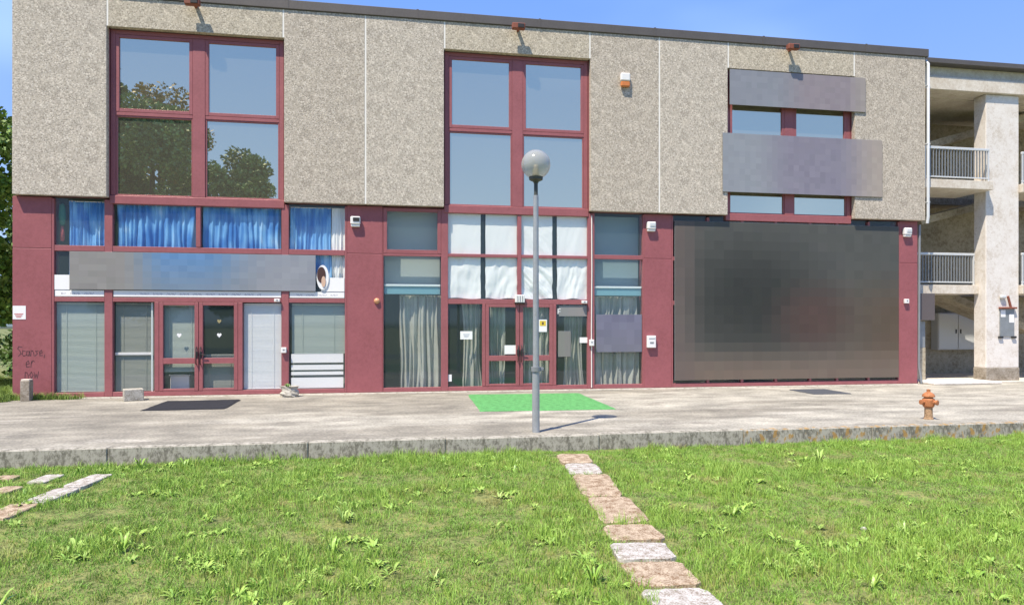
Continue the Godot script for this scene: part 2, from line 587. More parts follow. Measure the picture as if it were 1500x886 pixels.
func build_ground() -> void:
	# lawn soil: gently uneven sheet near the camera, large flat sheet beyond
	var un := noise(301, 0.35)
	var st := new_st()
	var nx := 120
	var nz := 60
	for j in nz + 1:
		for i in nx + 1:
			var X := -14.0 + 34.0 * i / nx
			var Z := 6.5 + 14.0 * j / nz
			st.set_smooth_group(0)
			st.add_vertex(Vector3(X, G0 + lawn_bump(un, X, Z), Z))
	for j in nz:
		for i in nx:
			var a := j * (nx + 1) + i
			for k in [a, a + 1, a + nx + 2, a, a + nx + 2, a + nx + 1]: st.add_index(k)
	st.generate_normals()
	structure(part("lawn", st.commit(), M.soil, self), "lawn soil below the raised concrete kerb", "lawn")
	structure(sheet("ground", -300, 300, -300, 300, G0 - 0.06, M.soil), "earth and grass reaching away to the horizon", "ground")
	structure(sheet("road", -120, 120, 20.5, 27.0, G0 - 0.02, M.road), "grey asphalt road beyond the lawn opposite the building", "road")
	# raised pavement
	var pv := sheet("pavement", -16.0, 28.0, -0.6, KZ - 0.16, 0.0, M.pavement)
	structure(pv, "worn grey-beige pavement in front of the shopfronts", "pavement")
	# kerb of separate concrete stones
	var kerb := Node3D.new()
	kerb.name = "kerb"
	add_child(kerb)
	structure(kerb, "weathered concrete kerb edging the pavement above the lawn", "kerb")
	var x := -15.0
	var r := RandomNumberGenerator.new()
	r.seed = 33
	while x < 27.0:
		var w := r.randf_range(1.7, 2.6)
		var lich := x > 5.2
		var dz := r.randf_range(-0.008, 0.008)
		var o := bx("kerb_stone", kerb, M.kerb_lichen if lich else M.kerb, x + 0.0015, x + w - 0.0015, -0.5, 0.012 + r.randf_range(-0.006, 0.006), KZ - 0.16 + dz, KZ + dz, 0.012)
		o.rotation.y = r.randf_range(-0.006, 0.006)
		x += w
	bx("kerb_footing", kerb, M.concrete_old, -16, 28, -0.6, -0.05, KZ - 0.4, KZ - 0.175)

func lawn_bump(n: FastNoiseLite, x: float, z: float) -> float:
	return n.get_noise_2d(x * 2.0, z * 2.0) * 0.035 * clamp((z - 6.7) * 1.5, 0.0, 1.0)

# joints between the upper panels (x) and the three tall window openings
const JOINTS := [-8.29, -6.35, -2.575, -0.70, 1.175, 4.815, 6.655, 8.545, 12.185, 14.37]
const PB := 4.50    # underside of the panels
const PT := 8.98    # top of the panels
const WT := 8.315   # head of the tall windows

func build_building() -> void:
	building = thing("commercial_building", "two-storey commercial building with pebble-concrete upper panels and red-framed glazing", "building", Vector3.ZERO)
	var b := building
	for i in JOINTS.size() - 1:
		var x0: float = JOINTS[i] + 0.018
		var x1: float = JOINTS[i + 1] - 0.018
		var y0 := WT if i in [1, 4, 7] else PB
		bx("wall_panel", b, [M.aggregate, M.aggregate_b, M.aggregate_c][(i * 2) % 3], x0, x1, y0, PT, -0.14, 0.0, 0.006)
	for i in range(1, JOINTS.size() - 1):
		var y0 := WT + 0.01 if i in [1, 2, 4, 5, 7, 8] else PB + 0.01
		bx("sealant_joint", b, M.sealant, JOINTS[i] - 0.0175, JOINTS[i] + 0.0175, y0, PT, -0.10, -0.003)
	# wall behind the panels, sides, back, roof
	for i in JOINTS.size() - 1:
		if i in [1, 4, 7]: bx("inner_wall", b, M.interior, JOINTS[i], JOINTS[i + 1], WT + 0.02, PT, -0.40, -0.145)
		else: bx("inner_wall", b, M.red_panel, JOINTS[i] + 0.0, JOINTS[i + 1], PB + 0.01, PT, -0.40, -0.145)
	bx("side_wall", b, M.concrete, -8.28, -8.10, -0.3, PT, -11.8, -0.42)
	bx("side_wall", b, M.concrete, 14.16, 14.34, -0.3, PT, -11.8, -0.42)
	bx("rear_wall", b, M.concrete, -8.28, 14.34, -0.3, PT, -12.0, -11.8)
	bx("roof", b, M.coping, -8.28, 14.36, PT, PT + 0.12, -12.0, -0.25)
	var cp := bx("coping", b, M.coping, -8.36, 14.44, PT + 0.005, 9.20, -0.24, 0.035, 0.012)
	bx("drip_edge", cp, M.coping, -22.8 / 2, 22.8 / 2, -0.15, -0.112, 0.1, 0.150)
	for xj in [-5.5, -2.5, 0.5, 3.5, 6.5, 9.5, 12.5]:
		bx("coping_seam", b, M.coping, xj, xj + 0.05, PT + 0.012, 9.206, 0.02, 0.041)
	# ground-floor room shell
	bx("storey_slab", b, M.interior, -8.09, 14.15, 4.56, 4.75, -11.7, -0.46)
	bx("floor", b, M.interior_floor, -8.09, 14.15, -0.2, 0.015, -11.7, -0.30)
	for xp in [-8.08, -0.80, 6.62, 14.05]:
		bx("partition", b, M.interior, xp, xp + 0.10, 0.02, 4.55, -6.0, -0.52)
	bx("inner_rear_wall", b, M.interior, -8.0, 14.1, 0.02, 4.55, -6.15, -6.0)
	bx("plinth", b, M.threshold, -8.34, 14.24, -0.12, 0.015, -0.42, 0.02, 0.01)
	# red clad columns, each of two stacked cladding sheets
	for c in [[-8.34, -7.55], [-1.14, -0.31], [6.30, 7.05], [13.67, 14.24]]:
		var p := node_part("column", b)
		bx("cladding_sheet", p, M.red_panel, c[0], c[1], 0.02, 3.335, -0.50, -0.15, 0.008)
		bx("cladding_sheet", p, M.red_panel, c[0], c[1], 3.345, 4.485, -0.50, -0.15, 0.008)
		bx("cladding_core", p, M.red_panel, c[0] + 0.01, c[1] - 0.01, 0.03, 4.48, -0.51, -0.158)

# a glazed leaf or sash: frame of four bars in one mesh, pane behind
func frame_mesh(w: float, h: float, l: float, r: float, bo: float, t: float, d: float, extra := []) -> ArrayMesh:
	var st := new_st()
	add_box(st, Vector3(0, 0, -d), Vector3(l, h, 0), 0.005)
	add_box(st, Vector3(w - r, 0, -d), Vector3(w, h, 0), 0.005)
	add_box(st, Vector3(l, 0, -d + 0.003), Vector3(w - r, bo, -0.003), 0.004)
	add_box(st, Vector3(l, h - t, -d + 0.003), Vector3(w - r, h, -0.003), 0.004)
	for e in extra:
		add_box(st, Vector3(l, e[0], -d + 0.003), Vector3(w - r, e[1], -0.003), 0.004)
	return done(st)

func pane(parent: Node, x0: float, x1: float, y0: float, y1: float, z := -0.20, m: Material = null) -> void:
	var off: Vector3 = (parent as Node3D).position
	var st := new_st()
	var v := [Vector3(x0, y1, z), Vector3(x1, y1, z), Vector3(x1, y0, z), Vector3(x0, y0, z)]
	for k in [0, 1, 2, 0, 2, 3]:
		st.set_smooth_group(-1)
		st.add_vertex(v[k] - Vector3((x0 + x1) / 2, (y0 + y1) / 2, z))
	part("pane", done(st), M.glass if m == null else m, parent, Vector3((x0 + x1) / 2, (y0 + y1) / 2, z) - off)

func mullion(x0: float, x1: float, y0: float, y1: float) -> void:
	bx("mullion", building, M.red, x0, x1, y0, y1, -0.27, -0.15, 0.006)

func transom(x0: float, x1: float, y0: float, y1: float) -> void:
	bx("transom", building, M.red, x0, x1, y0, y1, -0.26, -0.154, 0.005)

func build_openings() -> void:
	var b := building
	# three tall upper windows: two opening sashes over two fixed lights
	for w in [[-6.35, -2.575], [1.175, 4.815], [8.545, 12.185]]:
		var x0: float = w[0] + 0.012
		var x1: float = w[1] - 0.012
		var mid := (x0 + x1) / 2
		var win := node_part("window", b)
		bx("jamb", win, M.red, x0, x0 + 0.10, 4.57, WT - 0.004, -0.30, -0.15, 0.005)
		bx("jamb", win, M.red, x1 - 0.10, x1, 4.57, WT - 0.004, -0.30, -0.15, 0.005)
		bx("head", win, M.red, x0 + 0.10, x1 - 0.10, WT - 0.10, WT - 0.004, -0.30, -0.154, 0.005)
		bx("sill", win, M.red, x0 - 0.02, x1 + 0.02, 4.37, 4.565, -0.30, -0.13, 0.012)
		bx("centre_post", win, M.red, mid - 0.135, mid + 0.135, 4.57, WT - 0.105, -0.30, -0.145, 0.006)
		bx("cross_bar", win, M.red, x0 + 0.10, mid - 0.137, 6.38, 6.46, -0.28, -0.156, 0.005)
		bx("cross_bar", win, M.red, mid + 0.137, x1 - 0.10, 6.38, 6.46, -0.28, -0.156, 0.005)
		for s in [[x0 + 0.102, mid - 0.137], [mid + 0.137, x1 - 0.102]]:
			var sw: float = s[1] - s[0]
			part("sash", frame_mesh(sw, WT - 0.107 - 6.463, 0.075, 0.075, 0.075, 0.07, 0.06), M.red, win, Vector3(s[0], 6.463, -0.150))
			pane(win, s[0] + 0.07, s[1] - 0.07, 6.53, WT - 0.17, -0.185, M.solar_glass)
			part("bead", frame_mesh(sw, 6.378 - 4.567, 0.03, 0.03, 0.03, 0.03, 0.05), M.red, win, Vector3(s[0], 4.567, -0.165))
			pane(win, s[0] + 0.02, s[1] - 0.02, 4.58, 6.37, -0.20, M.solar_glass)
	# first shopfront
	mullion(-7.548, -7.50, 0.02, 4.46)
	mullion(-6.47, -6.30, 0.02, 4.46)
	mullion(-4.53, -4.43, 3.425, 4.366)
	mullion(-2.64, -2.475, 0.02, 4.46)
	mullion(-1.19, -1.142, 0.02, 4.46)
	for s in [[-7.498, -6.472], [-6.298, -2.642], [-2.473, -1.192]]:
		transom(s[0], s[1], 0.02, 0.12)
		transom(s[0], s[1], 2.16, 2.26)
		transom(s[0], s[1], 3.29, 3.415)
	for s in [[-7.50, -6.47], [-2.475, -1.19]]:
		pane(b, s[0] - 0.01, s[1] + 0.01, 3.40, 4.50)
		pane(b, s[0] - 0.01, s[1] + 0.01, 2.25, 3.30)
		pane(b, s[0] - 0.01, s[1] + 0.01, 0.11, 2.17)
	for s in [[-6.30, -4.53], [-4.43, -2.64]]:
		pane(b, s[0] - 0.01, s[1] + 0.01, 3.40, 4.38)
	pane(b, -6.30, -2.64, 2.25, 3.30)
	mullion(-5.42, -5.325, 0.125, 2.158)
	mullion(-3.61, -3.51, 0.125, 2.158)
	pane(b, -6.30, -5.41, 0.11, 2.17)
	pane(b, -3.52, -2.63, 0.11, 2.17)
	door_pair(-5.32, -4.475, -4.465, -3.615, 2.155)
	# middle shopfront
	mullion(1.10, 1.27, 0.02, 4.46)
	mullion(4.80, 4.98, 0.02, 4.46)
	mullion(-0.308, -0.285, 0.02, 4.46)
	mullion(6.265, 6.298, 0.02, 4.46)
	mullion(2.995, 3.095, 2.275, 4.366)
	transom(-0.284, 1.098, 0.02, 0.12)
	transom(-0.284, 1.098, 3.30, 3.36)
	transom(4.982, 6.264, 0.02, 0.12)
	transom(4.982, 6.264, 3.31, 3.415)
	transom(1.272, 4.798, 0.02, 0.12)
	transom(1.272, 2.992, 3.305, 3.38)
	transom(3.098, 4.798, 3.305, 3.38)
	transom(1.272, 4.798, 2.15, 2.27)
	var top_sash := node_part("window", b)
	part("sash", frame_mesh(1.38, 1.095, 0.085, 0.085, 0.09, 0.08, 0.09), M.red, top_sash, Vector3(-0.283, 3.363, -0.148))
	pane(top_sash, -0.21, 1.02, 3.44, 4.39, -0.19)
	pane(b, -0.29, 1.10, 0.11, 3.31)
	pane(b, 4.975, 6.27, 3.40, 4.50)
	pane(b, 4.975, 6.27, 0.11, 3.32)
	for s in [[1.265, 3.0], [3.09, 4.805]]:
		pane(b, s[0], s[1], 3.37, 4.38)
		pane(b, s[0], s[1], 2.26, 3.31)
	mullion(2.115, 2.19, 0.125, 2.148)
	mullion(3.905, 3.985, 0.125, 2.148)
	pane(b, 1.265, 2.12, 0.11, 2.16)
	pane(b, 3.98, 4.805, 0.11, 2.16)
	door_pair(2.195, 3.043, 3.053, 3.90, 2.145)
	# third shopfront: glazing behind the big dark window banner
	mullion(7.052, 7.09, 0.02, 4.46)
	mullion(13.63, 13.668, 0.02, 4.46)
	transom(7.092, 13.628, 0.02, 0.12)
	transom(7.092, 13.628, 3.30, 3.40)
	transom(7.092, 13.628, 2.15, 2.26)
	var px := 7.09
	for m in [8.02, 8.98, 9.95, 10.95, 11.75, 12.70]:
		mullion(m, m + 0.07, 0.125, 4.44)
		pane(b, px, m, 0.11, 2.16)
		pane(b, px, m, 2.25, 3.31)
		pane(b, px, m, 3.39, 4.48)
		px = m + 0.07
	pane(b, px, 13.63, 0.11, 2.16)
	pane(b, px, 13.63, 2.25, 3.31)
	pane(b, px, 13.63, 3.39, 4.48)
	# pale cable conduit beside the middle entrance
	var st := new_st()
	add_tube(st, [Vector3(4.90, 4.40, -0.135), Vector3(4.905, 3.0, -0.132), Vector3(4.895, 1.5, -0.135), Vector3(4.90, 0.05, -0.134)], [0.014, 0.014, 0.014, 0.014], 7)
	part("conduit", done(st), M.sealant, b)

func door_pair(a0: float, a1: float, b0: float, b1: float, top: float) -> void:
	for k in 2:
		var x0 := a0 if k == 0 else b0
		var x1 := a1 if k == 0 else b1
		var d := node_part("door", building, Vector3(x0, 0.125, -0.148))
		part("frame", frame_mesh(x1 - x0, top - 0.125, 0.085, 0.085, 0.05, 0.07, 0.08, [[0.62, 0.75]]), M.red, d)
		for y in [[0.17, 0.75], [0.87, top - 0.06]]:
			pane(d, x0 + 0.08, x1 - 0.08, y[0], y[1], -0.19)
		var hx := (x1 - 0.04 if k == 0 else x0 + 0.04) - x0
		var st := new_st()
		add_tube(st, [Vector3(hx, 0.60, 0.0), Vector3(hx, 0.62, 0.055), Vector3(hx, 0.98, 0.055), Vector3(hx, 1.0, 0.0)], [0.013, 0.013, 0.013, 0.013], 8)
		add_box(st, Vector3(hx - 0.025, 0.76, -0.002), Vector3(hx + 0.025, 0.90, 0.014), 0.004)
		part("handle", done(st), M.black, d)
		if k == 1:
			var s2 := new_st()
			add_tube(s2, [Vector3(hx, 0.83, 0.01), Vector3(hx, 0.83, 0.05), Vector3(hx + 0.12, 0.825, 0.05)], [0.012, 0.012, 0.010], 7)
			part("lever", done(s2), M.black, d)

func build_stair_block() -> void:
	stair_block = thing("stair_building", "pale concrete stair building with open landings, railings and a broad white column", "building", Vector3.ZERO)
	var b := stair_block
	var x0 := 14.46
	for c in [[16.68, 17.78], [20.6, 21.7]]:
		var col := node_part("column", b)
		bx("shaft", col, M.concrete_white, c[0], c[1], 0.40, 8.24, -0.84, -0.42, 0.015)
		bx("plinth", col, M.concrete_old, c[0] - 0.012, c[1] + 0.012, -0.05, 0.40, -0.85, -0.405, 0.015)
	bx("beam", b, M.concrete, x0, 24.0, 8.25, 8.62, -1.0, -0.32, 0.01)
	bx("fascia", b, M.concrete, x0, 24.0, 8.622, 8.93, -1.0, -0.45)
	bx("roof", b, M.coping, x0, 24.2, 8.932, 9.07, -5.0, -0.18, 0.01)
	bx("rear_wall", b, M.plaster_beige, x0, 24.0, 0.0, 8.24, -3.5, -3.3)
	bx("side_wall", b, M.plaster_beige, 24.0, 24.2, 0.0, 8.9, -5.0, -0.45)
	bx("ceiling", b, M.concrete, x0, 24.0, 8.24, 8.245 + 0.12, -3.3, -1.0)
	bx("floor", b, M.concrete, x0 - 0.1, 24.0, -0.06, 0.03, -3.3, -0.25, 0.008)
	# landings
	for y in [[5.45, 5.69], [2.53, 2.78]]:
		bx("landing", b, M.concrete, x0, 16.675, y[0], y[1], -1.5, -0.16 if y[0] > 4.0 else -0.66, 0.008)
		bx("landing", b, M.concrete, 17.785, 20.59, y[0], y[1], -1.5, -0.30, 0.008)
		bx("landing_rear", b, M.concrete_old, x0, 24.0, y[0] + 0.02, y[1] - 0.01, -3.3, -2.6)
	# sloping stair flights between the landings
	for f in [[15.6, 4.75, 19.6, 5.75, -2.1], [15.4, 6.9, 19.4, 8.1, -2.1], [16.0, 2.72, 19.6, 1.45, -2.1]]:
		var a := Vector3(f[0], f[1], f[4])
		var e := Vector3(f[2], f[3], f[4])
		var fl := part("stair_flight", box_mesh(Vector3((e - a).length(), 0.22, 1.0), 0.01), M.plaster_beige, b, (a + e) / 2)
		fl.rotation.z = atan2(e.y - a.y, e.x - a.x)
	# railings
	for rr in [[5.69, x0 + 0.05, 16.60, 0.0], [2.78, x0 + 0.05, 16.60, -0.50], [5.69, 17.80, 20.58, -0.12], [2.78, 17.80, 20.58, -0.12], ]:
		var ra := node_part("railing", b)
		var z0: float = -0.24 + rr[3]
		bx("top_rail", ra, M.pale_metal, rr[1], rr[2], rr[0] + 0.86, rr[0] + 0.93, z0 - 0.03, z0 + 0.03, 0.008)
		bx("bottom_rail", ra, M.pale_metal, rr[1], rr[2], rr[0] + 0.07, rr[0] + 0.105, z0 - 0.015, z0 + 0.015, 0.004)
		var n := int((rr[2] - rr[1]) / 0.095)
		for k in n + 1:
			var x: float = rr[1] + 0.02 + (rr[2] - rr[1] - 0.04) * k / n
			bx("baluster", ra, M.grey_metal, x - 0.012, x + 0.012, rr[0] + 0.10, rr[0] + 0.865, z0 - 0.012, z0 + 0.012)
		for x in [rr[1] + 0.03, rr[2] - 0.03]:
			bx("post", ra, M.pale_metal, x - 0.02, x + 0.02, rr[0], rr[0] + 0.875, z0 - 0.021, z0 + 0.021)
	# ramped doorstep
	bx("doorstep", b, M.concrete_white, x0 - 0.05, 16.55, 0.0, 0.07, -0.9, 0.25, 0.02)

# ---------------------------------------------------------------- curtains, blinds, prints behind or on the glass
func curtain(called: String, label: String, x0: float, x1: float, y0: float, y1: float, z: float, folds: float, amp: float, m: Material, seed_: int, group := "", col = null, gather := 0.0) -> void:
	var n := noise(seed_, 0.9)
	var t := thing(called, label, "curtain", Vector3((x0 + x1) / 2, y0, z), group)
	var w := x1 - x0
	var h := y1 - y0
	var nx := int(folds * 9)
	part("cloth", cloth_mesh(nx, 14, func(u: float, v: float) -> Vector3:
		var ph := u * folds + n.get_noise_2d(u * 3.0, v * 0.22) * 1.3
		var a := amp * (0.55 + 0.6 * n.get_noise_2d(u * 6.0 + 9.0, 3.0) + 0.35 * v)
		var dx := n.get_noise_2d(u * 2.0, v * 0.9 + 20.0) * 0.06 * v
		dx += gather * (u - 0.5) * sin(PI * v) * -0.3
		return Vector3((u - 0.5) * w + dx, h * (1.0 - v), a * sin(ph * TAU) + a * 0.4 * sin(ph * TAU * 2.3 + 1.0)), col), m, t)
	var st := new_st()
	add_tube(st, [Vector3(-w / 2, h + 0.0, 0), Vector3(w / 2, h + 0.0, 0)], [0.012, 0.012], 6)
	part("rail", done(st), M.white_plastic, t)

func blind(label: String, x0: float, x1: float, y0: float, y1: float, z: float, m: Material, tilt := 62.0) -> void:
	var t := thing("venetian_blind", label, "blind", Vector3((x0 + x1) / 2, y0, z))
	var w := x1 - x0
	var st := new_st()
	var y := 0.03
	var k := 0
	while y < y1 - y0 - 0.04:
		var a := deg_to_rad(tilt + 2.0 * sin(k * 1.7) * sin(k * 0.31))
		var d := Vector3(0, sin(a), -cos(a)) * 0.016
		var sag := 0.002 * sin(k * 2.1)
		var p := [Vector3(-w / 2, y + sag, 0) - d, Vector3(w / 2, y - sag, 0) - d, Vector3(w / 2, y - sag, 0) + d, Vector3(-w / 2, y + sag, 0) + d]
		for q in [0, 2, 1, 0, 3, 2]:
			st.set_smooth_group(-1)
			st.add_vertex(p[q])
		y += 0.026
		k += 1
	var s := part("slats", done(st), m, t)
	s.set_meta("kind", "stuff")
	part("head_rail", box_mesh(Vector3(w, 0.04, 0.03), 0.004), m, t, Vector3(0, y1 - y0 - 0.02, 0))
	part("bottom_rail", box_mesh(Vector3(w, 0.022, 0.026), 0.004), m, t, Vector3(0, 0.011, 0))
	for cx in [-0.3, 0.3]:
		part("ladder_tape", box_mesh(Vector3(0.008, y1 - y0 - 0.05, 0.002)), m, t, Vector3(cx * w, (y1 - y0) / 2, 0.018))

# a flat printed sheet with thickness; cells is an image of coloured print
func printed(called: String, label: String, category: String, x0: float, x1: float, y0: float, y1: float, z: float, thick: float, w: int, h: int, f: Callable) -> Node3D:
	var im := Image.create(w, h, false, Image.FORMAT_RGB8)
	for y in h:
		for x in w:
			im.set_pixel(x, y, f.call(float(x) / max(w - 1, 1), float(y) / max(h - 1, 1)))
	var m := mat(Color(1, 1, 1), 0.55)
	m.albedo_texture = ImageTexture.create_from_image(im)
	m.texture_filter = BaseMaterial3D.TEXTURE_FILTER_NEAREST
	var t := thing(called, label, category, Vector3((x0 + x1) / 2, (y0 + y1) / 2, z))
	part("backing", box_mesh(Vector3(x1 - x0, y1 - y0, thick), 0.002), M.grey_metal, t, Vector3(0, 0, -thick / 2))
	var hw := (x1 - x0) / 2 - 0.004
	var hh := (y1 - y0) / 2 - 0.004
	part("print", cloth_mesh(1, 1, func(u: float, v: float) -> Vector3: return Vector3((u * 2 - 1) * hw, (1 - v * 2) * hh, 0.003)), m, t)
	return t

func build_furnishings() -> void:
	# blue curtains behind the clerestory of the first shopfront
	var cn := noise(501, 1.0)
	var blue := func(s: float) -> Callable:
		return func(u: float, v: float) -> Color:
			var k := cn.get_noise_2d(u * 3.0 + s, v * 1.6 + s) * 0.5 + 0.5 + 0.18 * cn.get_noise_2d(u * 14.0 + s, v * 0.8)
			var c := Color(0.04, 0.20, 0.56).lerp(Color(0.20, 0.48, 0.80), smoothstep(0.30, 0.70, k))
			return c.lerp(Color(0.50, 0.70, 0.86), smoothstep(0.68, 0.9, k))
	curtain("curtain", "blue patterned curtain behind the narrow clerestory pane beside the end column", -7.25, -6.40, 2.75, 4.42, -0.275, 7, 0.035, M.cloth_coloured, 511, "blue curtains", blue.call(1.0))
	curtain("curtain", "blue striped curtain in the wide clerestory pane next to the narrow one", -6.25, -4.55, 3.0, 4.42, -0.275, 13, 0.04, M.cloth_coloured, 512, "blue curtains", blue.call(5.0))
	curtain("curtain", "blue curtain with pale bands in the wide clerestory pane above the double door", -4.40, -2.68, 3.0, 4.42, -0.275, 12, 0.035, M.cloth_coloured, 513, "blue curtains", blue.call(11.0))
	curtain("curtain", "blue curtain hanging in the clerestory pane beside the alarm-box column", -2.45, -1.52, 2.75, 4.42, -0.275, 7, 0.035, M.cloth_coloured, 514, "blue curtains", blue.call(17.0))
	curtain("curtain", "cream curtain strip at the edge of the blue one, beside the red column", -1.50, -1.18, 2.75, 4.42, -0.275, 3, 0.03, M.sheet, 515)
	var fe := thing("hanging_bag", "dark green bag with a red tip hanging behind the narrow clerestory pane", "bag", Vector3(-7.40, 3.45, -0.30))
	var fs := new_st()
	add_smooth_lathe(fs, [Vector2(0.0, 0.42), Vector2(0.05, 0.45), Vector2(0.075, 0.60), Vector2(0.06, 0.86), Vector2(0.02, 0.92), Vector2(0.0, 0.93)], 10)
	part("body", done(fs), mat(lin(0.03, 0.16, 0.09), 0.7), fe)
	fs = new_st()
	add_smooth_lathe(fs, [Vector2(0.0, 0.06), Vector2(0.045, 0.08), Vector2(0.05, 0.22), Vector2(0.03, 0.40), Vector2(0.0, 0.42)], 10)
	part("tip", done(fs), mat(lin(0.38, 0.06, 0.05), 0.6), fe)
	# blinds of the first shopfront
	blind("grey-green closed venetian blind filling the lower pane beside the end column", -7.49, -6.48, 0.13, 2.14, -0.26, M.blind)
	blind("dim grey-brown venetian blind in the narrow pane beside the double door", -6.28, -5.47, 0.13, 2.14, -0.29, M.blind_dark)
	blind("pale grey-green venetian blind behind the door leaf with one heart", -5.30, -4.50, 0.55, 2.10, -0.31, M.blind)
	blind("white closed venetian blind in the narrow pane by the door keypad", -3.50, -2.66, 0.13, 2.14, -0.26, M.blind_white, 74.0)
	blind("grey-green venetian blind above white bands in the wide lower pane", -2.42, -1.20, 0.95, 2.14, -0.27, M.blind)
	blind("short dim grey-green blind behind the door leaf with two stickers", -4.44, -3.64, 0.14, 0.95, -0.31, M.blind_dark)
	var bands := thing("window_film", "white frosted film bands across the foot of the wide lower pane", "window film", Vector3(-1.83, 0.12, -0.206))
	for bd in [[0.62, 0.83], [0.45, 0.57], [0.33, 0.41], [0.02, 0.27]]:
		part("band", box_mesh(Vector3(1.20, bd[1] - bd[0], 0.002)), M.paper, bands, Vector3(0, (bd[0] + bd[1]) / 2, 0))
	var backing := thing("counter_front", "pale grey counter panel standing behind the white film bands", "counter", Vector3(-1.83, 0.02, -0.5))
	part("panel", box_mesh(Vector3(1.22, 0.92, 0.03), 0.004), M.blind, backing, Vector3(0, 0.46, 0))
	part("top", box_mesh(Vector3(1.24, 0.03, 0.12), 0.005), M.white_plastic, backing, Vector3(0, 0.935, -0.03))
	var rail := thing("inner_rail", "white horizontal rail and upright inside the narrow pane beside the double door", "rail", Vector3(-5.88, 0.02, -0.25))
	part("rail", box_mesh(Vector3(0.80, 0.06, 0.02), 0.004), M.white_plastic, rail, Vector3(0, 0.96, 0))
	part("upright", box_mesh(Vector3(0.04, 2.05, 0.02), 0.004), M.teal_pale, rail, Vector3(0.385, 1.11, 0.012))
	var wb := thing("white_cabinet", "low white cabinet standing just inside the glass door with one heart", "cabinet", Vector3(-4.98, 0.02, -0.7))
	part("body", box_mesh(Vector3(0.42, 0.42, 0.4), 0.01), M.white_plastic, wb, Vector3(0, 0.21, 0))
	part("top", box_mesh(Vector3(0.46, 0.03, 0.44), 0.006), M.pale_metal, wb, Vector3(0, 0.437, 0))
	# heart stickers on the doors
	heart(Vector3(-4.90, 1.40, -0.186), 0.055, M.paper, "white heart sticker on the door leaf with the pale blind")
	heart(Vector3(-4.03, 1.40, -0.186), 0.055, M.paper, "white heart sticker below a gold one on the dark door leaf")
	heart(Vector3(-4.03, 1.72, -0.186), 0.05, mat(lin(0.42, 0.36, 0.18), 0.4, 0.3), "gold heart sticker above a white one on the dark door leaf")
	# shop sign across the first shopfront
	var sn := noise(520, 1.0)
	for s in [[-7.50, -6.48, "white sign strip with tiny lettering over the blind beside the end column"], [-6.29, -2.65, "long white sign strip with tiny lettering above the double door"], [-2.46, -1.20, "white sign strip with tiny lettering above the white film bands"]]:
		var cells := int((s[1] - s[0]) * 60)
		var x0: float = s[0]
		printed("sign_strip", s[2], "sign", s[0], s[1], 2.275, 2.42, -0.17, 0.012, cells, 10, func(u: float, v: float) -> Color:
			var i := int(u * cells)
			if v > 0.35 and v < 0.75 and u > 0.12 and u < 0.88 and (i * 7 + int(v * 10) * 3 + int(x0 * 10)) % 5 < 2 and sin(i * 0.37 + x0) > -0.6:
				return Color(0.62, 0.62, 0.66)
			return Color(0.93, 0.93, 0.92))
	for s in [[-7.50, -7.19, "blank white end piece of the shop sign beside the end column"], [-1.74, -1.20, "blank white end piece of the shop sign beside the portrait oval"]]:
		var t := thing("blank_sign", s[2], "sign", Vector3((s[0] + s[1]) / 2, 2.59, -0.165))
		part("board", box_mesh(Vector3(s[1] - s[0], 0.33, 0.012), 0.002), M.paper, t)
	var oval := thing("portrait_sign", "oval sign with a dark-haired head at the end of the blurred shop sign", "sign", Vector3(-1.70, 2.76, -0.14))
	var os := new_st()
	add_lathe(os, [Vector2(0.0, -0.006), Vector2(0.14, -0.006), Vector2(0.14, 0.006), Vector2(0.0, 0.006)], 24, Vector3.ZERO, Basis(Vector3.RIGHT, PI / 2).scaled(Vector3(1, 2.1, 1)))
	part("plate", done(os), M.paper, oval)
	os = new_st()
	add_lathe(os, [Vector2(0.0, 0.0), Vector2(0.10, 0.0), Vector2(0.10, 0.004), Vector2(0.0, 0.004)], 18, Vector3(-0.03, 0.06, 0.012), Basis(Vector3.RIGHT, PI / 2).scaled(Vector3(1, 1.9, 1)))
	part("hair", done(os), mat(lin(0.06, 0.025, 0.02), 0.6), oval)
	os = new_st()
	add_lathe(os, [Vector2(0.0, 0.0), Vector2(0.05, 0.0), Vector2(0.05, 0.004), Vector2(0.0, 0.004)], 16, Vector3(0.02, -0.10, 0.018), Basis(Vector3.RIGHT, PI / 2).scaled(Vector3(1, 2.6, 1)))
	part("face", done(os), mat(lin(0.62, 0.42, 0.30), 0.6), oval)
	printed("shop_sign", "long blurred grey-blue shop sign across the first shopfront", "sign", -7.18, -1.86, 2.43, 3.28, -0.125, 0.02, 28, 6, func(u: float, v: float) -> Color:
		var blueish := smoothstep(0.18, 0.38, u) * (1.0 - 0.55 * smoothstep(0.5, 0.8, u))
		var c := Color(0.56, 0.565, 0.57).lerp(Color(0.38, 0.56, 0.77), blueish * (1.0 - 0.5 * v))
		c = c.lerp(Color(0.60, 0.62, 0.67), smoothstep(0.55, 0.9, u) * 0.8)
		var k := sn.get_noise_2d(u * 30.0, v * 8.0) * 0.035
		return Color((c.r + k) * 0.95, (c.g + k) * 0.93, (c.b + k) * 0.89))
	# upper signs over the third tall window
	printed("upper_sign", "upper blurred grey sign board fixed over the third tall window", "sign", 8.57, 12.50, 7.36, 8.28, 0.035, 0.018, 26, 6, func(u: float, v: float) -> Color:
		var c := Color(0.545, 0.57, 0.625).lerp(Color(0.57, 0.545, 0.585), smoothstep(0.3, 0.6, u)).lerp(Color(0.62, 0.60, 0.60), smoothstep(0.85, 1.0, u))
		var k := sn.get_noise_2d(u * 32.0 + 50.0, v * 7.0) * 0.035
		return Color((c.r + k) * 0.95, (c.g + k) * 0.93, (c.b + k) * 0.89))
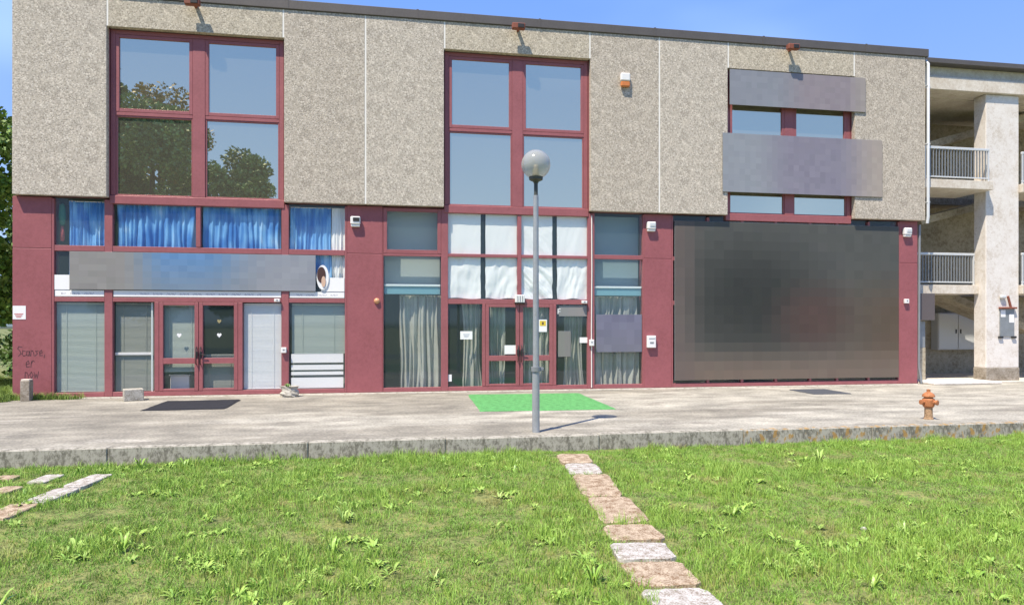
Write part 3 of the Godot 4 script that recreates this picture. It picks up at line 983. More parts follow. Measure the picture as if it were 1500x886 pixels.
	printed("upper_sign", "lower and larger blurred grey sign board fixed over the third tall window", "sign", 8.37, 13.0, 5.09, 6.62, 0.035, 0.018, 30, 10, func(u: float, v: float) -> Color:
		var c := Color(0.57, 0.60, 0.65).lerp(Color(0.53, 0.525, 0.60), smoothstep(0.15, 0.45, u)).lerp(Color(0.66, 0.63, 0.61), smoothstep(0.7, 1.0, u))
		var k := sn.get_noise_2d(u * 32.0 + 90.0, v * 9.0) * 0.035
		return Color((c.r + k) * 0.95, (c.g + k) * 0.93, (c.b + k) * 0.89))
	# large dark window banner of the third shopfront
	printed("window_banner", "huge dark blurred banner covering the whole third shopfront", "banner", 7.12, 13.63, 0.20, 4.33, -0.12, 0.02, 24, 17, func(u: float, v: float) -> Color:
		var c := Color(0.34, 0.37, 0.37)
		c = c.lerp(Color(0.20, 0.22, 0.205), smoothstep(0.55, 0.05, Vector2((u - 0.33) * 1.1, (v - 0.5) * 0.9).length()))
		c = c.lerp(Color(0.33, 0.275, 0.255), smoothstep(0.35, 0.05, Vector2((u - 0.62) * 1.2, v - 0.62).length()))
		c = c.lerp(Color(0.38, 0.345, 0.29), smoothstep(0.6, 1.0, u) * smoothstep(0.2, 0.6, v))
		c = c.lerp(Color(0.48, 0.455, 0.425), smoothstep(0.74, 1.0, v))
		c = c.lerp(Color(0.44, 0.42, 0.42), smoothstep(0.12, 0.0, u) * 0.8)
		var k := sn.get_noise_2d(u * 40.0 + 150.0, v * 30.0) * 0.05
		return Color((c.r + k * 0.45) * 0.88, (c.g + k * 0.45) * 0.82, (c.b + k * 0.45) * 0.76))
	# middle shopfront: white sheets hung behind the upper panes
	var names := ["first", "second", "third", "fourth"]
	var cols := [[1.26, 2.08], [2.20, 2.99], [3.09, 3.90], [4.02, 4.81]]
	for row in 2:
		for i in 4:
			sheet_cloth(cols[i][0], cols[i][1], 3.345 if row == 0 else 2.28, 4.40 if row == 0 else 3.335, i, row,
				"%s white cloth sheet counted from the teal-blind side pane, %s row over the entrance" % [names[i], "upper" if row == 0 else "lower"])
	bx_thing("inner_post", "dark inner post between the first two white sheets over the entrance", "post", 2.085, 2.195, 2.0, 4.4, -0.42, -0.34, M.dark_gasket)
	bx_thing("inner_post", "dark inner post between the last two white sheets over the entrance", "post", 3.905, 4.015, 2.0, 4.4, -0.42, -0.34, M.dark_gasket)
	# teal roller boxes
	for s in [[-0.27, 1.085, "teal roller-blind box behind the tall pane with the small top sash"], [4.985, 6.255, "teal roller-blind box behind the tall pane with the purple poster"]]:
		var t := thing("roller_box", s[2], "roller blind", Vector3((s[0] + s[1]) / 2, 2.38, -0.26))
		part("box", box_mesh(Vector3(s[1] - s[0], 0.19, 0.10), 0.01), M.teal, t, Vector3(0, 0.095, -0.03))
		part("lip", box_mesh(Vector3(s[1] - s[0], 0.05, 0.13), 0.006), M.teal_pale, t, Vector3(0, 0.216, -0.02))
	# pale partitions seen through the upper parts of those panes
	bx_thing("drawn_shade", "dusty pale shade behind the tall pane with the small top sash", "shade", -0.27, 1.09, 2.62, 4.44, -0.50, -0.47, mat(lin(0.34, 0.40, 0.37), 0.8))
	bx_thing("drawn_shade", "blue-grey shade behind the tall pane with the purple poster", "shade", 4.99, 6.26, 2.62, 4.44, -0.50, -0.47, mat(lin(0.20, 0.30, 0.33), 0.8))
	# long grey drapes
	curtain("drape", "long grey drape behind the tall pane with the small top sash", 0.10, 1.12, 0.05, 2.36, -0.42, 6, 0.085, M.drape, 531, "grey drapes")
	curtain("drape", "long grey drape gathered behind the fixed pane beside the entrance doors", 1.62, 2.12, 0.05, 2.24, -0.44, 3, 0.085, M.drape, 532, "grey drapes", null, 0.4)
	curtain("drape", "long grey drape behind the entrance door with the white notice", 2.22, 2.72, 0.05, 2.24, -0.44, 4, 0.085, M.drape, 533, "grey drapes")
	curtain("drape", "long grey drape behind the entrance door with the yellow notice", 3.08, 3.88, 0.05, 2.24, -0.46, 5, 0.085, M.drape, 534, "grey drapes")
	curtain("drape", "long grey drape behind the fixed pane with the grey poster", 4.22, 4.80, 0.05, 2.24, -0.44, 4, 0.085, M.drape, 535, "grey drapes", null, 0.3)
	curtain("drape", "long grey drape behind the tall pane with the purple poster", 5.05, 6.22, 0.05, 2.36, -0.42, 6, 0.085, M.drape, 536, "grey drapes")
	# posters and notices
	printed("poster", "purple-grey blurred poster in the tall pane beside the letterbox column", "poster", 5.03, 6.255, 0.94, 1.90, -0.186, 0.003, 6, 5, func(u: float, v: float) -> Color:
		var k := sn.get_noise_2d(u * 9.0 + 250.0, v * 6.0) * 0.06
		return Color(0.43 + k, 0.43 + k, 0.50 + k).lerp(Color(0.46, 0.47, 0.48), v * 0.4))
	printed("poster", "wide grey blurred poster at the top of the pane beside the entrance", "poster", 4.06, 4.79, 1.85, 2.12, -0.186, 0.003, 3, 1, func(u: float, v: float) -> Color: return Color(0.52 + 0.02 * u, 0.52, 0.51))
	printed("poster", "tall grey blurred poster in the pane beside the entrance", "poster", 4.04, 4.37, 0.83, 1.48, -0.186, 0.003, 2, 3, func(u: float, v: float) -> Color: return Color(0.49, 0.49 - 0.01 * u, 0.46))
	var fl := thing("poster_letter", "white capital letter F at the edge of the wide grey poster", "letter", Vector3(4.02, 1.86, -0.18))
	var tm := TextMesh.new()
	tm.text = "F"
	tm.font_size = 24
	tm.pixel_size = 0.008
	tm.depth = 0.003
	part("letter", tm, M.paper, fl, Vector3(0.04, 0.12, 0))
	for p in [[1.57, 1.87, 1.28, 1.48, "white paper notice on the fixed pane beside the entrance doors", "line"], [2.67, 2.955, 0.91, 1.13, "white paper sheet low on the entrance door leaf", ""], [4.60, 4.80, 1.18, 1.32, "small white sticker on the pane with the tall grey poster", ""], [1.275, 1.36, 0.25, 0.42, "small white tag at the foot of the fixed pane beside the entrance", "dot"]]:
		var t := thing("notice", p[4], "notice", Vector3((p[0] + p[1]) / 2, (p[2] + p[3]) / 2, -0.188))
		part("sheet", box_mesh(Vector3(p[1] - p[0], p[3] - p[2], 0.003)), M.paper, t)
		if p[5] == "line":
			for k in 3:
				part("text_line", box_mesh(Vector3(0.16 - 0.03 * k, 0.012, 0.002)), mat(lin(0.4, 0.43, 0.5), 0.8), t, Vector3(0.0, 0.025 - 0.03 * k, 0.003))
	var yn := thing("notice", "white notice with a yellow warning mark on the entrance door behind the lamp post", "notice", Vector3(3.645, 1.615, -0.186))
	part("sheet", box_mesh(Vector3(0.21, 0.31, 0.003)), M.paper, yn)
	part("mark", box_mesh(Vector3(0.16, 0.13, 0.002)), mat(lin(0.70, 0.52, 0.05), 0.7), yn, Vector3(0, 0.06, 0.003))
	part("symbol", box_mesh(Vector3(0.05, 0.07, 0.002)), mat(lin(0.15, 0.10, 0.05), 0.7), yn, Vector3(0, 0.06, 0.0045))

func bx_thing(called: String, label: String, category: String, x0: float, x1: float, y0: float, y1: float, z0: float, z1: float, m: Material) -> void:
	var o := bx(called, self, m, x0, x1, y0, y1, z0, z1, 0.006)
	tag(o, label, category)

func heart(at: Vector3, s: float, m: Material, label: String) -> void:
	var t := thing("heart_sticker", label, "sticker", at)
	var st := new_st()
	var pts := []
	for i in 28:
		var a := TAU * i / 28
		pts.append(Vector3(0.9 * pow(sin(a), 3), (13 * cos(a) - 5 * cos(2 * a) - 2 * cos(3 * a) - cos(4 * a)) / 15.0, 0) * s)
	for i in 28:
		for q in [Vector3.ZERO, pts[i], pts[(i + 1) % 28]]:
			st.set_smooth_group(-1)
			st.add_vertex(q + Vector3(0, 0, 0.003))
		face(st, [pts[i], pts[(i + 1) % 28], pts[(i + 1) % 28] + Vector3(0, 0, 0.003), pts[i] + Vector3(0, 0, 0.003)], Vector3.ZERO)
	part("shape", done(st), m, t)

func sheet_cloth(x0: float, x1: float, y0: float, y1: float, i: int, row: int, label: String) -> void:
	var t := thing("white_sheet", label, "sheet", Vector3((x0 + x1) / 2, y0, -0.235), "white sheets over the entrance")
	var n := noise(601 + i * 7 + row * 31, 1.0, FastNoiseLite.TYPE_SIMPLEX_SMOOTH, 2)
	var w := x1 - x0
	var h := y1 - y0
	var slack := 0.002 if row == 0 else 0.009
	if i == 2: slack *= 2.2 if row == 0 else 1.5
	part("cloth", cloth_mesh(36, 40, func(u: float, v: float) -> Vector3:
		# diagonal drag folds from the upper corners, sagging lower hem
		var sgn := 1.0 if i != 2 else -1.0
		var q := (u * sgn + v * (1.1 if i == 2 else 0.35)) * (2.6 + 0.6 * i)
		var env: float = sin(PI * clamp(u, 0.02, 0.98)) * 0.5 + 0.5
		var z := slack * (n.get_noise_2d(q, (u - v * sgn) * 0.9) * 2.2 * env + 0.6 * n.get_noise_2d(u * 3.0, v * 3.0))
		z += slack * 2.0 * sin(q * 2.0) * clamp(v * 1.3 - 0.2, 0.0, 1.0)
		var sag := 0.035 * sin(u * TAU * (1.0 + 0.5 * (i % 2)) + i) * (0.3 if row == 0 else 1.0)
		var dx := 0.012 * n.get_noise_2d(9.0, v * 3.0) * (1.0 if row == 1 else 0.4)
		var top := 0.02 * (0.5 + 0.5 * cos(u * TAU * 2.0 + i)) if row == 1 else 0.0
		return Vector3((u - 0.5) * w + dx, h * (1.0 - v) - top * (1.0 - v) + sag * v * 0.4 * (0.0 if row == 0 else 1.0) + 0.01, z)), M.sheet, t)
	part("batten", box_mesh(Vector3(w, 0.02, 0.012)), M.white_plastic, t, Vector3(0, h - 0.01, -0.02))

# ---------------------------------------------------------------- fittings on the walls
func build_fittings() -> void:
	# floodlights below the coping
	var fl := [[-4.48, "rust-red floodlight under the coping above the first tall window"], [2.97, "rust-red floodlight under the coping above the second tall window"], [10.26, "rust-red floodlight under the coping above the third tall window"]]
	for f in fl:
		var t := thing("floodlight", f[1], "floodlight", Vector3(f[0], 8.80, 0.0), "floodlights under the coping")
		part("bracket", box_mesh(Vector3(0.06, 0.10, 0.16), 0.006), M.rust, t, Vector3(0, 0.10, 0.08))
		part("housing", box_mesh(Vector3(0.32, 0.14, 0.14), 0.015), M.rust, t, Vector3(-0.02, 0.085, 0.23))
		part("lens", box_mesh(Vector3(0.15, 0.10, 0.02), 0.006), M.black, t, Vector3(0.03, 0.085, 0.308))
	# alarm siren on the panels
	var al := thing("alarm_siren", "white alarm siren with an orange lens on the pebble-concrete panels", "alarm", Vector3(5.72, 7.64, 0.0))
	part("case", box_mesh(Vector3(0.25, 0.20, 0.11), 0.025), M.white_plastic, al, Vector3(0, 0.24, 0.056))
	part("lens", box_mesh(Vector3(0.24, 0.14, 0.10), 0.025), M.orange_plastic, al, Vector3(0.005, 0.07, 0.052))
	# white sensor lamps on the red columns
	for s in [[-0.94, 4.10, "white motion-sensor lamp high on the column between first and second shopfront"], [6.47, 4.16, "white motion-sensor lamp high on the column with the letterbox"], [13.87, 4.18, "white motion-sensor lamp high on the corner column by the stair building"]]:
		var t := thing("wall_lamp", s[2], "wall lamp", Vector3(s[0], s[1] - 0.13, -0.15), "sensor lamps on the red columns")
		part("case", box_mesh(Vector3(0.23, 0.19, 0.11), 0.02), M.white_plastic, t, Vector3(0, 0.15, 0.06))
		part("front", box_mesh(Vector3(0.15, 0.09, 0.02), 0.006), M.black if s[0] < 0 else M.pale_metal, t, Vector3(0.02, 0.17, 0.12))
		part("visor", box_mesh(Vector3(0.21, 0.06, 0.09), 0.015), M.white_plastic, t, Vector3(0, 0.03, 0.05))
	# letterbox
	var lb := thing("letterbox", "white letterbox on the red column beside the purple poster", "letterbox", Vector3(6.475, 1.05, -0.15))
	part("body", box_mesh(Vector3(0.23, 0.31, 0.09), 0.012), M.white_plastic, lb, Vector3(0, 0.155, 0.047))
	part("flap", box_mesh(Vector3(0.17, 0.035, 0.012), 0.004), M.pale_metal, lb, Vector3(0, 0.25, 0.096))
	part("name_plate", box_mesh(Vector3(0.10, 0.04, 0.006)), M.grey_metal, lb, Vector3(0, 0.13, 0.094))
	# bell lamp, keypad and other small boxes
	var be := thing("round_bell", "small round amber bell on the column between first and second shopfront", "bell", Vector3(-0.44, 2.15, -0.15))
	var st := new_st()
	add_smooth_lathe(st, [Vector2(0.07, 0.0), Vector2(0.068, 0.03), Vector2(0.05, 0.055), Vector2(0.0, 0.065)], 16, Vector3(0, 0.06, 0), Basis(Vector3.RIGHT, PI / 2))
	part("dome", done(st), mat(lin(0.62, 0.32, 0.16), 0.4), be)
	for s in [[-2.58, 1.045, 0.12, 0.13, "white keypad on the post beside the white blind", "keypad"], [3.045, 2.285, 0.24, 0.19, "white light fitting over the middle of the entrance doors", "lamp"], [4.89, 1.185, 0.12, 0.16, "small white bell box on the post by the grey posters", "doorbell"], [13.855, 2.285, 0.13, 0.12, "small white box on the corner column by the stair building", "junction box"], [4.70, 2.21, 0.14, 0.07, "tiny white sensor on the bar above the wide grey poster", "sensor"], [-2.73, 2.21, 0.13, 0.07, "tiny white sensor on the bar above the white blind", "sensor"]]:
		var t := thing("wall_box", s[4], s[5], Vector3(s[0], s[1] - s[3] / 2, -0.135))
		part("case", box_mesh(Vector3(s[2], s[3], 0.07), 0.01), M.white_plastic, t, Vector3(0, s[3] / 2, 0.03))
		if s[5] == "lamp":
			for k in 3: part("louvre", box_mesh(Vector3(0.015, 0.14, 0.02)), M.grey_metal, t, Vector3(-0.06 + 0.06 * k, s[3] / 2, 0.066))
			part("base", box_mesh(Vector3(0.26, 0.03, 0.08), 0.006), M.black, t, Vector3(0, -0.012, 0.03))
		else:
			part("button", box_mesh(Vector3(0.04, 0.03, 0.012), 0.004), M.grey_metal, t, Vector3(0, s[3] * 0.6, 0.066))
	# flyer, sprayed writing and stub post at the end column
	var fy := thing("flyer", "small white flyer with red print on the end column", "flyer", Vector3(-8.20, 1.91, -0.146))
	part("sheet", box_mesh(Vector3(0.26, 0.30, 0.003)), M.paper, fy)
	for k in 3:
		part("print_line", box_mesh(Vector3(0.18 - 0.04 * k, 0.02, 0.002)), mat(lin(0.55, 0.20, 0.18), 0.8), fy, Vector3(-0.01, -0.03 - 0.035 * k, 0.003))
	graffiti()
	# downpipe at the corner
	var dp := thing("downpipe", "pale downpipe at the corner between the two buildings", "pipe", Vector3(14.42, 0.0, 0.02))
	st = new_st()
	add_tube(st, [Vector3(0.02, 8.92, -0.1), Vector3(0.0, 8.80, 0.0), Vector3(0, 4.6, 0), Vector3(-0.01, 4.42, -0.02)], [0.035, 0.04, 0.04, 0.04], 10)
	part("upper_pipe", done(st), M.pale_metal, dp)
	st = new_st()
	add_tube(st, [Vector3(-0.10, 4.40, -0.20), Vector3(-0.11, 0.5, -0.22), Vector3(-0.05, 0.02, -0.18)], [0.035, 0.035, 0.035], 10)
	part("lower_pipe", done(st), M.grey_metal, dp)
	for y in [8.2, 6.6, 5.0]:
		part("clip", box_mesh(Vector3(0.10, 0.03, 0.10), 0.005), M.pale_metal, dp, Vector3(0, y, -0.02))
	# stair building fittings
	printed("wall_plate", "dark grey-brown plate on the corner of the stair passage", "plate", 14.50, 15.02, 1.77, 2.52, -0.42, 0.02, 2, 2, func(u: float, v: float) -> Color: return Color(0.37, 0.34, 0.335))
	var bd := thing("passage_board", "narrow board, grey above and beige below, beneath the dark plate", "board", Vector3(14.72, 0.03, -0.62))
	part("lower_panel", box_mesh(Vector3(0.32, 0.95, 0.05), 0.008), M.plaster_beige, bd, Vector3(0, 0.475, 0))
	part("upper_panel", box_mesh(Vector3(0.30, 0.75, 0.045), 0.008), M.grey_metal, bd, Vector3(0, 1.33, 0))
	var cb := thing("meter_cabinet", "pale grey wall cabinet with two doors inside the stair passage", "cabinet", Vector3(18.5, 0.82, -3.28))
	part("body", box_mesh(Vector3(2.2, 1.2, 0.30), 0.01), M.pale_metal, cb, Vector3(0, 0.6, 0.15))
	for k in 3:
		var dr := part("cabinet_door", box_mesh(Vector3(0.70, 1.14, 0.02), 0.004), M.pale_metal, cb, Vector3(-0.73 + 0.73 * k, 0.6, 0.312))
		part("handle", box_mesh(Vector3(0.03, 0.14, 0.03), 0.006), M.black, dr, Vector3(0.28 if k != 1 else -0.28, 0, 0.02))
	var nb := thing("notice_board", "grey notice board with papers on the white column of the stair building", "notice board", Vector3(17.36, 1.30, -0.42))
	part("board", box_mesh(Vector3(0.48, 0.80, 0.03), 0.006), M.grey_metal, nb, Vector3(0, 0.40, 0.016))
	part("hood", box_mesh(Vector3(0.54, 0.05, 0.10), 0.008), M.rust, nb, Vector3(0, 0.82, 0.05))
	part("paper", box_mesh(Vector3(0.15, 0.20, 0.004)), M.paper, nb, Vector3(-0.14, 0.66, 0.034))
	part("paper", box_mesh(Vector3(0.16, 0.24, 0.004)), M.paper, nb, Vector3(0.14, 0.52, 0.034))
	for s in [-1, 1]:
		part("foot", box_mesh(Vector3(0.14, 0.06, 0.06), 0.01), M.black, nb, Vector3(0.22 * s, -0.02, 0.032))
	var sl := thing("wall_lamp", "small pale lamp with a brown arm above the notice board", "wall lamp", Vector3(17.22, 2.38, -0.42))
	part("lamp", box_mesh(Vector3(0.17, 0.09, 0.09), 0.02), M.pale_metal, sl, Vector3(-0.02, 0.06, 0.047))
	var arm := part("arm", box_mesh(Vector3(0.06, 0.34, 0.04), 0.008), M.rust, sl, Vector3(0.22, -0.08, 0.022))
	arm.rotation.z = 0.3

func graffiti() -> void:
	# three short scrawled words, one under the other, as thin strokes of dark spray paint
	var L := {
		"S": [[[0.9, 1.5], [0.3, 1.6], [0.05, 1.25], [0.5, 0.85], [0.7, 0.4], [0.2, 0.0]]],
		"c": [[[0.7, 0.8], [0.2, 0.9], [0.1, 0.3], [0.4, 0.0], [0.75, 0.15]]],
		"a": [[[0.65, 0.8], [0.15, 0.8], [0.1, 0.15], [0.5, 0.05], [0.65, 0.75], [0.75, 0.0]]],
		"n": [[[0.1, 0.0], [0.15, 0.9], [0.45, 0.85], [0.65, 0.5], [0.7, 0.0]]],
		"s": [[[0.65, 0.85], [0.2, 0.8], [0.55, 0.4], [0.1, 0.0]]],
		"e": [[[0.1, 0.4], [0.65, 0.55], [0.5, 0.95], [0.15, 0.7], [0.2, 0.05], [0.7, 0.1]]],
		"r": [[[0.1, 0.0], [0.2, 0.9]], [[0.18, 0.6], [0.45, 0.95], [0.75, 0.8]]],
		"o": [[[0.4, 0.95], [0.1, 0.5], [0.4, 0.0], [0.7, 0.45], [0.4, 0.95]]],
		"w": [[[0.05, 0.9], [0.2, 0.0], [0.4, 0.6], [0.6, 0.0], [0.85, 1.0]]],
		",": [[[0.3, 0.2], [0.2, -0.35]]],
		"'": [[[0.1, 1.2], [0.5, 1.5]]]}
	var t := thing("graffiti", "dark scrawled graffiti words on the end column above the stub post", "graffiti", Vector3(-7.98, 0.4, -0.147))
	for wd in [["Scanse,", -0.26, 0.55, 0.105], ["er", -0.10, 0.30, 0.12], ["now", -0.12, 0.06, 0.115]]:
		var st := new_st()
		var x: float = wd[1]
		for ch in wd[0]:
			for s in L[ch]:
				for i in s.size() - 1:
					var k: float = wd[3]
					var p := Vector3(x + s[i][0] * k, wd[2] + s[i][1] * k * 1.25, 0)
					var q := Vector3(x + s[i + 1][0] * k, wd[2] + s[i + 1][1] * k * 1.25, 0)
					var d := (q - p).normalized()
					var nrm := Vector3(-d.y, d.x, 0) * 0.0065
					for vtx in [p - d * 0.006 - nrm, p - d * 0.006 + nrm, q + d * 0.006 + nrm, p - d * 0.006 - nrm, q + d * 0.006 + nrm, q + d * 0.006 - nrm]:
						st.set_smooth_group(-1)
						st.add_vertex(vtx)
			x += wd[3] * 0.82
		part("word", done(st), mat(lin(0.10, 0.045, 0.05), 0.8), t)

# ---------------------------------------------------------------- things on the pavement and lawn
func build_street() -> void:
	# globe lamp
	var lp := thing("street_lamp", "grey pole lamp with a smoked globe standing at the kerb", "street lamp", Vector3(2.12, 0.0, 6.32))
	var st := new_st()
	add_lathe(st, [Vector2(0.0, 0.0), Vector2(0.058, 0.0), Vector2(0.057, 0.95), Vector2(0.048, 0.98), Vector2(0.044, 2.4), Vector2(0.040, 3.62), Vector2(0.0, 3.62)], 18)
	part("pole", done(st), M.galvanised, lp)
	st = new_st()
	add_lathe(st, [Vector2(0.0, 0.0), Vector2(0.075, 0.0), Vector2(0.075, 0.07), Vector2(0.0, 0.07)], 18, Vector3(0, 0.93, 0))
	add_box(st, Vector3(0.06, 0.94, -0.02), Vector3(0.12, 0.99, 0.02), 0.005)
	part("clamp", done(st), M.grey_metal, lp)
	st = new_st()
	add_lathe(st, [Vector2(0.03, 3.60), Vector2(0.03, 3.80), Vector2(0.045, 3.83), Vector2(0.105, 3.86), Vector2(0.11, 3.905), Vector2(0.0, 3.905)], 20)
	part("collar", done(st), mat(lin(0.06, 0.065, 0.055), 0.5), lp)
	st = new_st()
	add_smooth_lathe(st, [Vector2(0.0, 3.905), Vector2(0.05, 3.905), Vector2(0.055, 3.95), Vector2(0.04, 4.05), Vector2(0.03, 4.09), Vector2(0.0, 4.10)], 14)
	part("bulb_holder", done(st), mat(lin(0.75, 0.66, 0.50), 0.5), lp)
	st = new_st()
	var prof := []
	for k in 25:
		var a: float = -PI / 2 + 0.46 + (PI - 0.46) * k / 24.0
		prof.append(Vector2(0.222 * cos(a) if k < 24 else 0.0, 4.095 + 0.222 * sin(a)))
	add_smooth_lathe(st, prof, 36)
	var gm := mat(Color(0.70, 0.70, 0.67, 0.58), 0.12)
	gm.transparency = BaseMaterial3D.TRANSPARENCY_ALPHA
	part("globe", done(st), gm, lp)
	# hydrant
	var hy := thing("fire_hydrant", "small weathered orange fire hydrant near the kerb", "hydrant", Vector3(9.15, 0.0, 6.07))
	var om := triplanar(mat(lin(0.60, 0.23, 0.09), 0.7), speckle(Color(0.88, 0.88, 0.86), Color(0.55, 0.5, 0.45), Color(1, 1, 1), 256, 0.03, 0.1, 0.4, 111), 0.5)
	var pm := triplanar(mat(lin(0.52, 0.33, 0.19), 0.8), speckle(Color(0.88, 0.88, 0.86), Color(0.5, 0.5, 0.45), Color(1, 1, 1), 256, 0.03, 0.1, 0.4, 115), 0.5)
	st = new_st()
	add_lathe(st, [Vector2(0.0, 0.0), Vector2(0.078, 0.0), Vector2(0.076, 0.02), Vector2(0.066, 0.03), Vector2(0.062, 0.22), Vector2(0.0, 0.22)], 18)
	part("barrel", done(st), pm, hy)
	st = new_st()
	add_lathe(st, [Vector2(0.0, 0.20), Vector2(0.066, 0.20), Vector2(0.092, 0.235), Vector2(0.098, 0.30), Vector2(0.098, 0.345), Vector2(0.085, 0.365), Vector2(0.0, 0.365)], 18)
	part("valve_body", done(st), om, hy)
	for a in [PI, -1.2]:
		st = new_st()
		add_lathe(st, [Vector2(0.0, 0.0), Vector2(0.035, 0.0), Vector2(0.035, 0.05), Vector2(0.044, 0.05), Vector2(0.044, 0.075), Vector2(0.0, 0.08)], 12, Vector3(cos(a) * 0.08, 0.30, -sin(a) * 0.08), Basis(Vector3.UP, a) * Basis(Vector3.BACK, -PI / 2))
		part("outlet_cap", done(st), om, hy)
	st = new_st()
	add_lathe(st, [Vector2(0.0, 0.36), Vector2(0.07, 0.36), Vector2(0.07, 0.385), Vector2(0.10, 0.39), Vector2(0.10, 0.41), Vector2(0.085, 0.44), Vector2(0.05, 0.465), Vector2(0.03, 0.475), Vector2(0.03, 0.52), Vector2(0.0, 0.525)], 18)
	part("bonnet", done(st), om, hy)
	# stub post at the end column
	var sp := thing("stub_post", "short grey concrete stub post before the end column", "post", Vector3(-7.86, 0.0, 0.25))
	part("shaft", box_mesh(Vector3(0.19, 0.44, 0.16), 0.012), M.concrete_old, sp, Vector3(0, 0.22, 0))
	part("cap", box_mesh(Vector3(0.17, 0.03, 0.14), 0.008), M.concrete, sp, Vector3(0, 0.452, 0))
	# stone block
	var sb := thing("stone_block", "pale hollow concrete block lying by the door", "block", Vector3(-5.62, 0.0, 0.55))
	sb.rotation.y = 0.42
	part("block", box_mesh(Vector3(0.38, 0.25, 0.32), 0.012), M.threshold, sb, Vector3(0, 0.125, 0))
	# stone planter with a little plant
	var pl := thing("stone_planter", "rough little stone planter with a sprig beside the keypad post", "planter", Vector3(-2.38, 0.0, 0.35))
	st = new_st()
	var rn := noise(702, 6.0)
	var rp := []
	for j in 7:
		for k in 14:
			var a := TAU * k / 14
			var yy := 0.24 * j / 6.0
			var rad: float = (0.16 + 0.02 * sin(j * 1.1)) * (1.0 + 0.28 * rn.get_noise_3d(cos(a), yy * 4.0, sin(a)))
			rp.append(Vector3(cos(a) * rad * 1.2, yy, sin(a) * rad))
	for j in 6:
		for k in 14:
			var k2 := (k + 1) % 14
			face(st, [rp[j * 14 + k], rp[j * 14 + k2], rp[(j + 1) * 14 + k2], rp[(j + 1) * 14 + k]], Vector3(0, 0.12, 0))
	for k in 14: face(st, [rp[84 + k], rp[84 + (k + 1) % 14], Vector3(0, 0.215, 0)], Vector3(0, 0, 0))
	part("pot", done(st), M.threshold, pl)
	var wl := part("leaves", weed_mesh(711, 16, 0.08, 0.16, 0.016, 1.1), M.leaf, pl, Vector3(-0.04, 0.21, 0.02))
	wl.material_override = mat(lin(0.14, 0.24, 0.06), 0.7)
	# door mats and carpet
	var m1 := thing("doormat", "black doormat before the first double door", "doormat", Vector3(-4.05, 0.0, 1.76))
	m1.rotation.y = 0.02
	mat_part(m1, 1.52, 1.58, M.mat_black, 0.014, 0.05)
	var m2 := thing("doormat", "dark grey doormat before the big dark banner", "doormat", Vector3(10.20, 0.0, 1.42))
	m2.rotation.y = -0.05
	mat_part(m2, 0.95, 1.1, mat(lin(0.07, 0.075, 0.085), 1.0), 0.014, 0.03)
	var m3 := thing("green_carpet", "bright green artificial-grass carpet before the entrance", "carpet", Vector3(2.95, 0.0, 2.26))
	m3.rotation.y = -0.035
	mat_part(m3, 2.66, 3.1, M.mat_green, 0.012, 0.02)
	# stepping stones down the lawn
	var r := RandomNumberGenerator.new()
	r.seed = 44
	var slabs := [[2.43, 7.44, 0.44, 0.58, 1], [2.37, 8.10, 0.42, 0.62, 0], [2.28, 8.97, 0.44, 1.04, 1], [2.18, 10.0, 0.46, 0.92, 1], [2.08, 10.76, 0.47, 0.46, 1], [1.98, 11.25, 0.47, 0.40, 0], [1.93, 11.75, 0.48, 0.48, 1], [1.89, 12.30, 0.48, 0.50, 2], [1.84, 12.92, 0.46, 0.6, 1], [1.80, 13.6, 0.46, 0.6, 0],
		[-3.58, 7.76, 0.25, 0.68, 0], [-3.66, 8.45, 0.27, 0.64, 0], [-3.76, 9.06, 0.29, 0.52, 1], [-4.12, 7.58, 0.22, 0.42, 0], [-4.29, 8.12, 0.22, 0.36, 1], [-4.62, 7.42, 0.24, 0.2, 1]]
	var where := ["under the kerb behind the street lamp", "second down from the kerb", "long and brown, third down from the kerb", "broad and brown, fourth down from the kerb", "narrow and brown, fifth down from the kerb", "narrow and almost white, sixth down from the kerb", "brown, seventh down from the kerb", "white-speckled, eighth down from the kerb", "brown, ninth down from the kerb", "pale, tenth down from the kerb",
		"pale, top of the side path before the stub post", "pale, second of the side path before the stub post", "brown, third of the side path before the stub post", "small and pale, in the second row of the side path", "small and brown, in the second row of the side path", "small, outermost of the side path under the kerb"]
	for i in slabs.size():
		var s: Array = slabs[i]
		var t := thing("paving_slab", "stepping slab in the lawn, " + where[i], "paving slab", Vector3(s[0], G0 - 0.048, s[1]), "stepping slabs in the lawn")
		t.rotation.y = -0.10 + r.randf_range(-0.05, 0.05)
		t.rotation.x = r.randf_range(-0.012, 0.012)
		part("slab", rough_slab(s[2], s[3], 0.075, 900 + i), M.slab_brown if s[4] == 1 else M.slab_pale, t)
	# a few stray bits in the grass
	var pb := thing("pebble", "small pale brown pebble lying in the grass", "stone", Vector3(4.18, G0, 11.0))
	st = new_st()
	add_smooth_lathe(st, [Vector2(0.0, 0.0), Vector2(0.02, 0.004), Vector2(0.028, 0.02), Vector2(0.018, 0.036), Vector2(0.0, 0.04)], 10)
	part("stone", done(st), M.threshold, pb)

func mat_part(t: Node3D, w: float, d: float, m: Material, h: float, wave: float) -> void:
	var n := noise(int(w * 1000), 0.9)
	part("pile", cloth_mesh(40, 40, func(u: float, v: float) -> Vector3:
		var X := (u - 0.5) * w
		var Z := (v - 0.5) * d
		var edge: float = 1.0 if (u > 0.001 and u < 0.999 and v > 0.001 and v < 0.999) else 0.0
		return Vector3(X + n.get_noise_2d(0.0, Z * 1.4) * 0.03, 0.004 + (h + wave * 0.25 * (n.get_noise_2d(X * 1.3, Z * 1.3) * 0.5 + 0.5)) * edge, Z + n.get_noise_2d(X * 1.4, 5.0) * 0.03)), m, t)

